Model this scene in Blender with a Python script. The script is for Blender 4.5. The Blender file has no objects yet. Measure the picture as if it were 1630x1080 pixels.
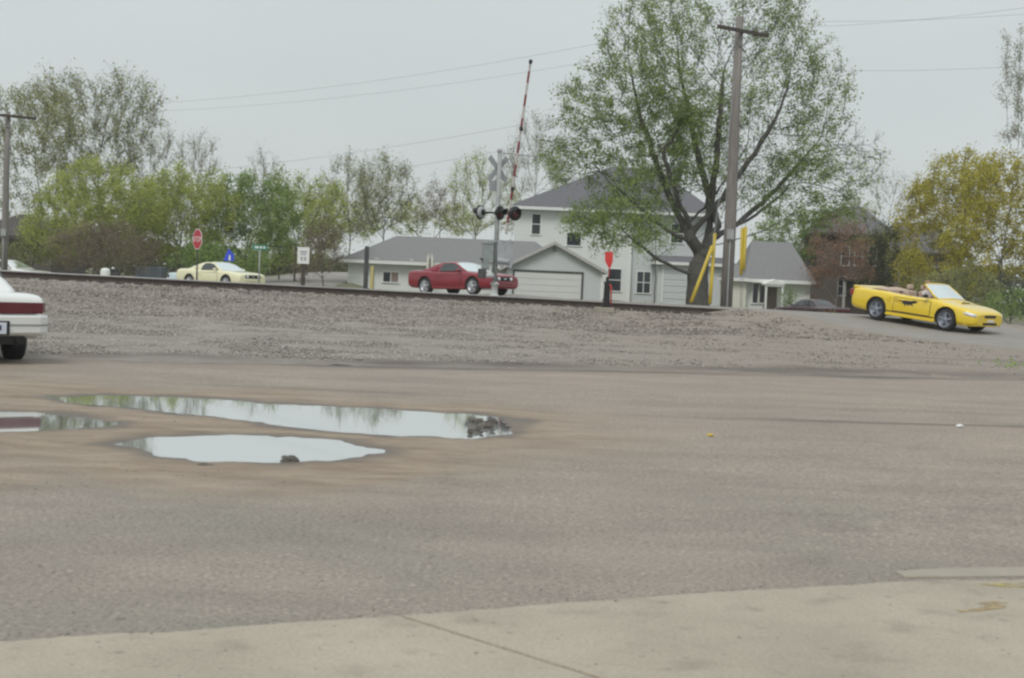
import bpy, math, random
import numpy as np
from mathutils import Vector, Matrix

random.seed(7)
RNG = np.random.default_rng(11)
R = math.radians
S = bpy.context.scene
COL = S.collection

# ------------------------------------------------------------------ camera
F = 2417.0                      # focal length in photo pixels (photo 1630 x 1080)
CAM = np.array([0.0, 0.0, 1.58])
PITCH = math.atan(104.0 / F)    # looking slightly down
ROLL = R(2.4)                   # camera held a little crooked
_fw = np.array([0, math.cos(PITCH), -math.sin(PITCH)])
_r0 = np.array([1.0, 0, 0])
_u0 = np.array([0, math.sin(PITCH), math.cos(PITCH)])
_ri = _r0 * math.cos(ROLL) + _u0 * math.sin(ROLL)
_up = _u0 * math.cos(ROLL) - _r0 * math.sin(ROLL)
cd = bpy.data.cameras.new('camera')
cam = bpy.data.objects.new('camera', cd)
COL.objects.link(cam)
cam.matrix_world = Matrix(((_ri[0], _up[0], -_fw[0], CAM[0]),
                           (_ri[1], _up[1], -_fw[1], CAM[1]),
                           (_ri[2], _up[2], -_fw[2], CAM[2]), (0, 0, 0, 1)))
cd.sensor_width = 36.0
cd.lens = 36.0 * F / 1630.0
cd.clip_start = 0.1
cd.clip_end = 3000
cd.dof.use_dof = True
cd.dof.focus_distance = 62.0
cd.dof.aperture_fstop = 5.0
S.camera = cam

# ------------------------------------------------------------------ world: overcast sky
W = bpy.data.worlds.new('World')
S.world = W
W.use_nodes = True
nt = W.node_tree
nt.nodes.clear()
out = nt.nodes.new('ShaderNodeOutputWorld')
bg = nt.nodes.new('ShaderNodeBackground')
sky = nt.nodes.new('ShaderNodeTexSky')
sky.sky_type = 'NISHITA'
sky.sun_disc = False
SUN_EL, SUN_AZ = R(52), R(205)          # azimuth from +Y clockwise
sky.sun_elevation = SUN_EL
sky.sun_rotation = SUN_AZ
sky.air_density = 1.0
sky.dust_density = 4.0
sky.ozone_density = 1.0
hs = nt.nodes.new('ShaderNodeHueSaturation')
hs.inputs['Saturation'].default_value = 0.35
nt.links.new(sky.outputs[0], hs.inputs['Color'])
# cloud layer: even grey, brighter towards the zenith as an overcast sky is
tc = nt.nodes.new('ShaderNodeTexCoord')
sp = nt.nodes.new('ShaderNodeSeparateXYZ')
nt.links.new(tc.outputs['Generated'], sp.inputs[0])
cr = nt.nodes.new('ShaderNodeValToRGB')
cr.color_ramp.elements[0].position = 0.0
cr.color_ramp.elements[0].color = (6.55, 6.95, 6.85, 1)
cr.color_ramp.elements[1].position = 1.0
cr.color_ramp.elements[1].color = (8.6, 9.3, 9.6, 1)
e = cr.color_ramp.elements.new(0.12)
e.color = (6.05, 6.58, 6.62, 1)
nt.links.new(sp.outputs['Z'], cr.inputs[0])
ns = nt.nodes.new('ShaderNodeTexNoise')
ns.inputs['Scale'].default_value = 2.2
ns.inputs['Detail'].default_value = 3.0
mp = nt.nodes.new('ShaderNodeMapping')
mp.inputs['Scale'].default_value = (1, 1, 3)
nt.links.new(tc.outputs['Generated'], mp.inputs[0])
nt.links.new(mp.outputs[0], ns.inputs['Vector'])
mr = nt.nodes.new('ShaderNodeMapRange')
mr.inputs['To Min'].default_value = 0.86
mr.inputs['To Max'].default_value = 1.14
nt.links.new(ns.outputs[0], mr.inputs[0])
ml = nt.nodes.new('ShaderNodeVectorMath')
ml.operation = 'SCALE'
nt.links.new(cr.outputs[0], ml.inputs[0])
nt.links.new(mr.outputs[0], ml.inputs['Scale'])
mx = nt.nodes.new('ShaderNodeMix')
mx.data_type = 'RGBA'
mx.inputs[0].default_value = 0.93
nt.links.new(hs.outputs[0], mx.inputs[6])
nt.links.new(ml.outputs[0], mx.inputs[7])
nt.links.new(mx.outputs[2], bg.inputs[0])
bg.inputs[1].default_value = 0.10
nt.links.new(bg.outputs[0], out.inputs[0])

sd = bpy.data.lights.new('sun', 'SUN')
sd.energy = 1.5
sd.angle = R(22)
sd.color = (1.0, 0.96, 0.90)
so = bpy.data.objects.new('sun', sd)
COL.objects.link(so)
_sv = Vector((math.sin(SUN_AZ) * math.cos(SUN_EL), math.cos(SUN_AZ) * math.cos(SUN_EL), math.sin(SUN_EL)))
so.rotation_euler = _sv.to_track_quat('Z', 'Y').to_euler()

S.view_settings.view_transform = 'Standard'
S.view_settings.look = 'None'
S.view_settings.exposure = 0.03
S.view_settings.gamma = 1.0
S.view_settings.use_curve_mapping = False
S.render.engine = 'CYCLES'
S.cycles.use_denoising = True
S.cycles.max_bounces = 8
S.cycles.transparent_max_bounces = 12
S.cycles.filter_width = 2.4      # the photograph is a soft one


# ------------------------------------------------------------------ helpers
def P(px, py, D):
    """photo pixel at depth D (metres along +Y) -> world point"""
    d = _fw * F + _ri * (px - 815.0) + _up * (540.0 - py)
    return CAM + d * (D / d[1])


def G0(px, py, z=0.0):
    """photo pixel on the horizontal plane z"""
    d = _fw * F + _ri * (px - 815.0) + _up * (540.0 - py)
    return CAM + d * ((z - CAM[2]) / d[2])


def X(px, D):
    return float(P(px, 436 + 0.0419 * (px - 815), D)[0])


def smooth(a, b, v):
    t = np.clip((np.asarray(v, float) - a) / (b - a), 0, 1)
    return t * t * (3 - 2 * t)


def vnoise(x, y, seed=0):
    """cheap smooth value noise, -1..1"""
    x = np.asarray(x, float); y = np.asarray(y, float)
    xi = np.floor(x).astype(np.int64); yi = np.floor(y).astype(np.int64)
    xf = x - xi; yf = y - yi
    u = xf * xf * (3 - 2 * xf); v = yf * yf * (3 - 2 * yf)
    def h(i, j):
        n = (i * 374761393 + j * 668265263 + seed * 144665) & 0x7fffffff
        n = ((n ^ (n >> 13)) * 1274126177) & 0x7fffffff
        return ((n ^ (n >> 16)) & 0xffff) / 32767.5 - 1
    return (h(xi, yi) * (1 - u) + h(xi + 1, yi) * u) * (1 - v) + (h(xi, yi + 1) * (1 - u) + h(xi + 1, yi + 1) * u) * v


def pchip(xs, ys, x):
    xs = np.asarray(xs, float); ys = np.asarray(ys, float); x = np.asarray(x, float)
    h = np.diff(xs); d = np.diff(ys) / h
    m = np.zeros_like(ys)
    for i in range(1, len(xs) - 1):
        if d[i - 1] * d[i] > 0:
            w1 = 2 * h[i] + h[i - 1]; w2 = h[i] + 2 * h[i - 1]
            m[i] = (w1 + w2) / (w1 / d[i - 1] + w2 / d[i])
    m[0] = d[0]; m[-1] = d[-1]
    k = np.clip(np.searchsorted(xs, x) - 1, 0, len(xs) - 2)
    t = np.clip((x - xs[k]) / h[k], 0, 1)
    return ((2 * t**3 - 3 * t**2 + 1) * ys[k] + (t**3 - 2 * t**2 + t) * h[k] * m[k]
            + (-2 * t**3 + 3 * t**2) * ys[k + 1] + (t**3 - t**2) * h[k] * m[k + 1])


def tag(o, label=None, cat=None, group=None, kind=None):
    if label: o['label'] = label
    if cat: o['category'] = cat
    if group: o['group'] = group
    if kind: o['kind'] = kind
    return o


def empty(name, loc, rotz=0.0):
    o = bpy.data.objects.new(name, None)
    o.empty_display_size = 0.2
    COL.objects.link(o)
    o.location = loc
    o.rotation_euler = (0, 0, rotz)
    return o


def link(name, me, mats, parent=None):
    for m in (mats if isinstance(mats, (list, tuple)) else [mats]):
        me.materials.append(m)
    o = bpy.data.objects.new(name, me)
    COL.objects.link(o)
    if parent is not None:
        o.parent = parent
    return o


def np_mesh(name, V, Fc, smooth_=False):
    """V (n,3), Fc (m,k) all faces with k corners"""
    V = np.ascontiguousarray(V, np.float32); Fc = np.ascontiguousarray(Fc, np.int32)
    me = bpy.data.meshes.new(name)
    m, k = Fc.shape
    me.vertices.add(len(V)); me.vertices.foreach_set('co', V.ravel())
    me.loops.add(m * k); me.loops.foreach_set('vertex_index', Fc.ravel())
    me.polygons.add(m)
    me.polygons.foreach_set('loop_start', np.arange(0, m * k, k, dtype=np.int32))
    if smooth_:
        me.polygons.foreach_set('use_smooth', np.ones(m, bool))
    me.update(calc_edges=True)
    return me


class MB:
    """collects simple solids into one mesh"""
    def __init__(s):
        s.v, s.f, s.m, s.sm = [], [], [], []

    def add(s, vs, fs, mi=0, sm=False, M=None):
        b = len(s.v)
        for p in vs:
            s.v.append(tuple(M @ Vector(p)) if M is not None else tuple(p))
        for f in fs:
            s.f.append([b + i for i in f]); s.m.append(mi); s.sm.append(sm)
        return s

    def box(s, x0, x1, y0, y1, z0, z1, mi=0, M=None):
        vs = [(x, y, z) for z in (z0, z1) for y in (y0, y1) for x in (x0, x1)]
        return s.add(vs, [(0, 2, 3, 1), (4, 5, 7, 6), (0, 1, 5, 4), (2, 6, 7, 3), (0, 4, 6, 2), (1, 3, 7, 5)], mi, False, M)

    def cyl(s, p0, p1, r0, r1=None, n=10, mi=0, sm=True, caps=True):
        r1 = r0 if r1 is None else r1
        p0 = Vector(p0); p1 = Vector(p1)
        q = (p1 - p0).to_track_quat('Z', 'Y')
        vs = []
        for p, r in ((p0, r0), (p1, r1)):
            for i in range(n):
                a = 2 * math.pi * i / n
                vs.append(p + q @ Vector((r * math.cos(a), r * math.sin(a), 0)))
        s.add(vs, [(i, (i + 1) % n, n + (i + 1) % n, n + i) for i in range(n)], mi, sm)
        if caps:
            b = len(s.v) - 2 * n
            s.f.append([b + i for i in reversed(range(n))]); s.m.append(mi); s.sm.append(False)
            s.f.append([b + n + i for i in range(n)]); s.m.append(mi); s.sm.append(False)
        return s

    def tube(s, path, r, n=6, mi=0):
        path = [Vector(p) for p in path]
        rs = r if isinstance(r, (list, tuple)) else [r] * len(path)
        b = len(s.v)
        for i, p in enumerate(path):
            d = (path[min(i + 1, len(path) - 1)] - path[max(i - 1, 0)])
            d.normalize()
            if i == 0:
                u = d.orthogonal().normalized()
            u = (u - d * u.dot(d)).normalized(); w_ = d.cross(u)
            for k in range(n):
                a = 2 * math.pi * k / n
                s.v.append(tuple(p + u * (rs[i] * math.cos(a)) + w_ * (rs[i] * math.sin(a))))
        for i in range(len(path) - 1):
            for k in range(n):
                s.f.append([b + i * n + k, b + i * n + (k + 1) % n, b + (i + 1) * n + (k + 1) % n, b + (i + 1) * n + k])
                s.m.append(mi); s.sm.append(True)
        s.f.append([b + k for k in reversed(range(n))]); s.m.append(mi); s.sm.append(False)
        s.f.append([b + (len(path) - 1) * n + k for k in range(n)]); s.m.append(mi); s.sm.append(False)
        return s

    def lathe(s, prof, n=24, M=None, mi=0):
        """profile (r, z) turned round Z"""
        vs = []
        for r, z in prof:
            for i in range(n):
                a = 2 * math.pi * i / n
                vs.append((r * math.cos(a), r * math.sin(a), z))
        fs = []
        for j in range(len(prof) - 1):
            for i in range(n):
                fs.append((j * n + i, j * n + (i + 1) % n, (j + 1) * n + (i + 1) % n, (j + 1) * n + i))
        fs.append(tuple(reversed(range(n))))
        fs.append(tuple((len(prof) - 1) * n + i for i in range(n)))
        return s.add(vs, fs, mi, True, M)

    def prism(s, poly, d0, d1, M=None, mi=0):
        """polygon in local XY extruded along Z"""
        n = len(poly)
        vs = [(x, y, d0) for x, y in poly] + [(x, y, d1) for x, y in poly]
        fs = [tuple(reversed(range(n))), tuple(range(n, 2 * n))] + [(i, (i + 1) % n, n + (i + 1) % n, n + i) for i in range(n)]
        return s.add(vs, fs, mi, False, M)

    def build(s, name, mats, parent=None, bevel=0.0):
        me = bpy.data.meshes.new(name)
        me.from_pydata(s.v, [], s.f)
        me.polygons.foreach_set('material_index', s.m)
        me.polygons.foreach_set('use_smooth', s.sm)
        me.update()
        o = link(name, me, mats, parent)
        if bevel:
            b = o.modifiers.new('bevel', 'BEVEL')
            b.width = bevel; b.segments = 2; b.limit_method = 'ANGLE'
        return o


# ------------------------------------------------------------------ materials
def mat(name, c1, c2=None, scale=3.0, rough=0.7, bump=0.0, bscale=None, metal=0.0, coat=0.0, spec=0.5, ior=None,
        stretch=(1, 1, 1), detail=5.0, trans=0.0):
    m = bpy.data.materials.new(name)
    m.use_nodes = True
    n = m.node_tree.nodes; L = m.node_tree.links
    b = n['Principled BSDF']
    b.inputs['Roughness'].default_value = rough
    b.inputs['Metallic'].default_value = metal
    b.inputs['Specular IOR Level'].default_value = spec
    b.inputs['Coat Weight'].default_value = coat
    b.inputs['Coat Roughness'].default_value = 0.04
    if ior: b.inputs['IOR'].default_value = ior
    if trans: b.inputs['Transmission Weight'].default_value = trans
    b.inputs['Base Color'].default_value = (*c1, 1)
    if c2 is not None or bump:
        t = n.new('ShaderNodeTexCoord'); mpn = n.new('ShaderNodeMapping')
        mpn.inputs['Scale'].default_value = stretch
        L.new(t.outputs['Object'], mpn.inputs[0])
    if c2 is not None:
        no = n.new('ShaderNodeTexNoise')
        no.inputs['Scale'].default_value = scale; no.inputs['Detail'].default_value = detail
        no.inputs['Roughness'].default_value = 0.65
        L.new(mpn.outputs[0], no.inputs['Vector'])
        r = n.new('ShaderNodeValToRGB')
        r.color_ramp.elements[0].position = 0.32; r.color_ramp.elements[0].color = (*c1, 1)
        r.color_ramp.elements[1].position = 0.68; r.color_ramp.elements[1].color = (*c2, 1)
        L.new(no.outputs[0], r.inputs[0]); L.new(r.outputs[0], b.inputs['Base Color'])
    if bump:
        nb = n.new('ShaderNodeTexNoise')
        nb.inputs['Scale'].default_value = bscale or scale * 6; nb.inputs['Detail'].default_value = 4
        L.new(mpn.outputs[0], nb.inputs['Vector'])
        bu = n.new('ShaderNodeBump'); bu.inputs['Strength'].default_value = min(1.0, bump)
        bu.inputs['Distance'].default_value = 0.02
        L.new(nb.outputs[0], bu.inputs['Height']); L.new(bu.outputs[0], b.inputs['Normal'])
    return m


def leaf_mat(name, ca, cb, cc=None):
    """leaf colour varies from leaf to leaf and from clump to clump"""
    m = bpy.data.materials.new(name); m.use_nodes = True
    n = m.node_tree.nodes; L = m.node_tree.links
    n.clear()
    o = n.new('ShaderNodeOutputMaterial'); d = n.new('ShaderNodeBsdfDiffuse'); tr = n.new('ShaderNodeBsdfTranslucent')
    mixs = n.new('ShaderNodeMixShader'); mixs.inputs[0].default_value = 0.45
    g = n.new('ShaderNodeNewGeometry'); t = n.new('ShaderNodeTexCoord'); no = n.new('ShaderNodeTexNoise')
    no.inputs['Scale'].default_value = 0.45; no.inputs['Detail'].default_value = 2
    L.new(t.outputs['Object'], no.inputs['Vector'])
    ad = n.new('ShaderNodeMath'); ad.operation = 'MULTIPLY_ADD'; ad.inputs[1].default_value = 0.45
    L.new(g.outputs['Random Per Island'], ad.inputs[0])
    sc = n.new('ShaderNodeMath'); sc.operation = 'MULTIPLY_ADD'; sc.inputs[1].default_value = 1.5; sc.inputs[2].default_value = -0.48
    L.new(no.outputs[0], sc.inputs[0]); L.new(sc.outputs[0], ad.inputs[2])
    r = n.new('ShaderNodeValToRGB')
    r.color_ramp.elements[0].position = 0.1; r.color_ramp.elements[0].color = (*ca, 1)
    r.color_ramp.elements[1].position = 0.85; r.color_ramp.elements[1].color = (*cb, 1)
    if cc:
        e2 = r.color_ramp.elements.new(0.5); e2.color = (*cc, 1)
    L.new(ad.outputs[0], r.inputs[0])
    L.new(r.outputs[0], d.inputs[0]); L.new(r.outputs[0], tr.inputs[0])
    L.new(d.outputs[0], mixs.inputs[1]); L.new(tr.outputs[0], mixs.inputs[2]); L.new(mixs.outputs[0], o.inputs[0])
    return m


M = {}
M['black'] = mat('black paint', (0.012, 0.012, 0.013), rough=0.5)
M['rubber'] = mat('tyre rubber', (0.016, 0.016, 0.017), (0.03, 0.029, 0.028), scale=8, rough=0.85)
M['alloy'] = mat('alloy wheel', (0.55, 0.56, 0.58), rough=0.28, metal=0.85)
M['glass'] = mat('car glass', (0.018, 0.024, 0.024), rough=0.03, ior=1.9)
M['pane'] = mat('window pane', (0.02, 0.024, 0.03), (0.035, 0.04, 0.05), scale=1.0, rough=0.06, ior=1.5)
M['white_paint'] = mat('dull white paint', (0.40, 0.41, 0.40), (0.50, 0.51, 0.49), scale=2, rough=0.5)
M['galv'] = mat('galvanised steel', (0.27, 0.285, 0.285), (0.36, 0.375, 0.37), scale=5, rough=0.6)
M['sign_grey'] = mat('bare aluminium back', (0.30, 0.31, 0.33), (0.37, 0.38, 0.39), scale=4, rough=0.6)
M['dark_steel'] = mat('dark weathered steel', (0.045, 0.05, 0.052), (0.085, 0.085, 0.082), scale=6, rough=0.75, bump=0.2)
M['red'] = mat('red paint', (0.55, 0.03, 0.03), (0.62, 0.05, 0.04), scale=5, rough=0.45)
M['sign_red'] = mat('sign red', (0.42, 0.012, 0.03), (0.48, 0.02, 0.04), scale=3, rough=0.4)
M['sign_white'] = mat('sign white', (0.78, 0.78, 0.76), (0.70, 0.70, 0.68), scale=3, rough=0.4)
M['sign_green'] = mat('sign green', (0.03, 0.22, 0.16), (0.04, 0.26, 0.19), scale=3, rough=0.4)
M['sign_blue'] = mat('sign blue', (0.03, 0.07, 0.55), (0.04, 0.09, 0.6), scale=3, rough=0.4)
M['yellow_plastic'] = mat('yellow plastic', (0.56, 0.41, 0.025), (0.46, 0.35, 0.05), scale=2, rough=0.5)
M['old_yellow'] = mat('faded yellow', (0.55, 0.46, 0.14), (0.48, 0.42, 0.2), scale=3, rough=0.7)
M['pole_wood'] = mat('weathered pole wood', (0.155, 0.142, 0.132), (0.25, 0.228, 0.212), scale=4, rough=0.9, bump=0.4, stretch=(6, 6, 0.4))
M['tie_wood'] = mat('creosoted wood', (0.05, 0.042, 0.036), (0.10, 0.085, 0.07), scale=3, rough=0.95, bump=0.4, stretch=(1, 8, 8))
M['rail_rust'] = mat('rusty rail side', (0.050, 0.038, 0.032), (0.085, 0.062, 0.05), scale=6, rough=0.85, bump=0.2)
M['rail_head'] = mat('worn rail head', (0.36, 0.35, 0.34), (0.46, 0.45, 0.44), scale=3, rough=0.38, metal=0.7)
M['wire'] = mat('wire', (0.22, 0.23, 0.235), rough=0.6)
M['bark'] = mat('grey bark', (0.055, 0.052, 0.048), (0.115, 0.108, 0.095), scale=5, rough=0.95, bump=0.8, bscale=14, stretch=(3, 3, 0.6))
M['bark_light'] = mat('pale twig bark', (0.16, 0.145, 0.12), (0.25, 0.22, 0.185), scale=4, rough=0.95, bump=0.3, stretch=(3, 3, 0.6))
M['bark_brown'] = mat('brown twig bark', (0.135, 0.11, 0.085), (0.21, 0.175, 0.14), scale=4, rough=0.95, bump=0.3)
M['clod'] = mat('wet mud and broken tarmac', (0.055, 0.05, 0.045), (0.16, 0.14, 0.12), scale=9, rough=0.8, bump=0.6)


def siding(name, c, pitch=0.2, dark=0.82):
    """lap siding: fine horizontal laps as relief, plain paint colour with slight weathering"""
    m = mat(name, tuple(v * 0.95 for v in c), c, scale=0.7, rough=0.65)
    n = m.node_tree.nodes; L = m.node_tree.links
    t = n.new('ShaderNodeTexCoord'); s = n.new('ShaderNodeSeparateXYZ'); L.new(t.outputs['Object'], s.inputs[0])
    k = n.new('ShaderNodeMath'); k.operation = 'DIVIDE'; k.inputs[1].default_value = pitch; L.new(s.outputs['Z'], k.inputs[0])
    fr = n.new('ShaderNodeMath'); fr.operation = 'FRACT'; L.new(k.outputs[0], fr.inputs[0])
    bu = n.new('ShaderNodeBump'); bu.inputs['Strength'].default_value = 0.8; bu.inputs['Distance'].default_value = 0.03
    bu.invert = True
    L.new(fr.outputs[0], bu.inputs['Height']); L.new(bu.outputs[0], n['Principled BSDF'].inputs['Normal'])
    return m


def shingle(name, c1, c2):
    m = mat(name, c1, c2, scale=9, rough=0.9, detail=8)
    n = m.node_tree.nodes; L = m.node_tree.links
    t = n.new('ShaderNodeTexCoord'); br = n.new('ShaderNodeTexBrick')
    br.inputs['Scale'].default_value = 3.0
    br.inputs['Mortar Size'].default_value = 0.02
    L.new(t.outputs['Object'], br.inputs['Vector'])
    bu = n.new('ShaderNodeBump'); bu.inputs['Strength'].default_value = 0.4; bu.inputs['Distance'].default_value = 0.02
    L.new(br.outputs['Fac'], bu.inputs['Height']); L.new(bu.outputs[0], n['Principled BSDF'].inputs['Normal'])
    return m


# ------------------------------------------------------------------ the lie of the land
_rA, _rM, _rB = P(0, 431, 44.0), P(800, 472, 47.8), P(1630, 518, 51.5)
_yt = np.polyfit([_rA[0], _rB[0]], [_rA[1], _rB[1]], 1)


def ytrack(x):
    return _yt[0] * np.asarray(x, float) + _yt[1]


def zrail(x):
    return np.interp(x, [_rA[0] - 12, _rA[0], _rM[0], _rB[0], _rB[0] + 12],
                     [_rA[2] + 0.03, _rA[2], _rM[2], _rB[2], _rB[2] - 0.03])


_eA, _eM, _eB = G0(0, 571), G0(800, 585), G0(1630, 603)
_ec = np.polyfit([_eA[0], _eM[0], _eB[0]], [_eA[1], _eM[1], _eB[1]], 1)


def yedge(x):
    return _ec[0] * np.clip(np.asarray(x, float), -40, 40) + _ec[1]


ROAD = np.array([(-60, 108), (-40, 94), (-16, 77.5), (-3, 65.5), (6, 57.5), (11.5, 51.0), (14.2, 45.5), (18.5, 40.5), (26, 35), (40, 28.5)], float)
_rt = np.linspace(0, len(ROAD) - 1, 240)
ROADP = np.stack([pchip(np.arange(len(ROAD)), ROAD[:, 0], _rt), pchip(np.arange(len(ROAD)), ROAD[:, 1], _rt)], 1)


def road_dist(x, y):
    x = np.asarray(x, float); sh = x.shape
    p = np.stack([x.ravel(), np.asarray(y, float).ravel()], 1)
    o = np.full(len(p), 1e9)
    for i in range(0, len(ROADP), 2):
        o = np.minimum(o, np.hypot(p[:, 0] - ROADP[i, 0], p[:, 1] - ROADP[i, 1]))
    return o.reshape(sh)


def ground_z(x, y):
    x = np.asarray(x, float); y = np.asarray(y, float)
    yt = ytrack(x); ye = yedge(x); zr = zrail(x)
    w = np.clip((yt - y) / np.maximum(yt - ye, 1), 0, 1)
    zn = zr * np.interp(w, [0, .05, .18, .24, .30, .42, .6, .85, 1], [1, .97, .60, .48, .39, .28, .16, .05, 0])
    v = y - yt
    zf = np.interp(x, [-40, -30, -20, -8, 0, 8, 15, 40], [-.15, -.1, 0, .3, .66, .35, -.45, -.5])
    sx = -14 - 5 * (y - 78) / 112
    zf = zf - 0.45 * smooth(20, 30, v) * smooth(-11.5, -9, x) * (1 - smooth(9, 13, x))
    zfar = zr + (zf - zr) * smooth(2.5, 13, v) + 0.014 * np.clip(y - 84, 0, 80) * (1 - smooth(4, 9, np.abs(x - sx))) - 0.3 * smooth(100, 200, y)
    z = np.where(v < 0, zn, zfar)
    rm = 1 - smooth(4.6, 6.0, road_dist(x, y))
    win = smooth(-4.5, -1.6, v) * (1 - smooth(3.2, 7, v))
    return z - 0.225 * win * (1 - rm) - 0.012 * rm * win


def gz(x, y):
    return float(ground_z(np.array([float(x)]), np.array([float(y)]))[0])


def sheet(name, xs, ts, y0f, y1f, material, zf=ground_z, dz=0.0):
    """grid over x and t, y running from y0f(x) to y1f(x)"""
    XX, TT = np.meshgrid(xs, ts)
    Y0, Y1 = y0f(XX), y1f(XX)
    YY = Y0 + TT * (Y1 - Y0)
    ZZ = zf(XX, YY) + dz
    V = np.stack([XX, YY, ZZ], -1).reshape(-1, 3)
    nx, ny = len(xs), len(ts)
    i = np.arange(nx * ny).reshape(ny, nx)
    Fc = np.stack([i[:-1, :-1], i[:-1, 1:], i[1:, 1:], i[1:, :-1]], -1).reshape(-1, 4)
    me = np_mesh(name, V, Fc, True)
    o = link(name, me, material)
    return tag(o, kind='structure'), V


def attr(o, name, vals):
    a = o.data.attributes.new(name, 'FLOAT', 'POINT')
    a.data.foreach_set('value', np.asarray(vals, np.float32).ravel())


# ---- puddle outlines (ground plane)
PUD = {
    'long': [(66, 632), (130, 629), (210, 630), (350, 637), (500, 647), (650, 655), (735, 659), (785, 667), (788, 688), (740, 696), (640, 691),
             (520, 682), (400, 667), (250, 650), (130, 642)],
    'front': [(192, 706), (240, 697), (330, 694), (450, 697), (545, 705), (598, 716), (560, 724), (520, 731), (420, 735), (330, 731), (245, 722)],
    'left': [(-130, 650), (0, 655), (60, 656), (130, 664), (158, 672), (120, 681), (0, 686), (-130, 690)],
}
PUDG = {k: np.array([G0(*p)[:2] for p in v]) for k, v in PUD.items()}


def poly_sdf(pts, poly):
    d = np.full(len(pts), 1e9); inside = np.zeros(len(pts), bool)
    n = len(poly)
    for i in range(n):
        a, b = poly[i], poly[(i + 1) % n]
        ab = b - a; ap = pts - a
        t = np.clip((ap @ ab) / (ab @ ab), 0, 1)
        d = np.minimum(d, np.hypot(*(ap - t[:, None] * ab).T))
        c = ((a[1] > pts[:, 1]) != (b[1] > pts[:, 1]))
        with np.errstate(divide='ignore', invalid='ignore'):
            xi = (b[0] - a[0]) * (pts[:, 1] - a[1]) / (b[1] - a[1]) + a[0]
        inside ^= c & (pts[:, 0] < xi)
    return np.where(inside, -d, d)


def pud_d(x, y):
    pts = np.stack([x.ravel(), y.ravel()], 1)
    d = np.full(len(pts), 1e9)
    for p in PUDG.values():
        d = np.minimum(d, poly_sdf(pts, p))
    d = d + 0.15 * vnoise(pts[:, 0] * 1.4, pts[:, 1] * .7, 3) + 0.09 * vnoise(pts[:, 0] * 4.3, pts[:, 1] * 1.6, 13) + 0.05 * vnoise(pts[:, 0] * 9, pts[:, 1] * 6, 5) + 0.012 * vnoise(pts[:, 0] * 25, pts[:, 1] * 14, 6) - 0.09
    return d.reshape(x.shape)


WATER_Z = -0.008


def yard_z(x, y):
    d = pud_d(x, y)
    z = -np.clip(0.008 - d * 0.05, 0, 0.05)
    k = smooth(8.5, 10.5, y)
    z = z + k * (0.006 * vnoise(x * 0.8, y * 0.8, 9) * smooth(0.1, 0.8, d) + 0.012 * vnoise(x * 0.25, y * 0.25, 2) * smooth(0.3, 2.0, d))
    return z + k * 0.004 * smooth(0.0, 0.5, d) * vnoise(x * 4, y * 4, 8)


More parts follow.
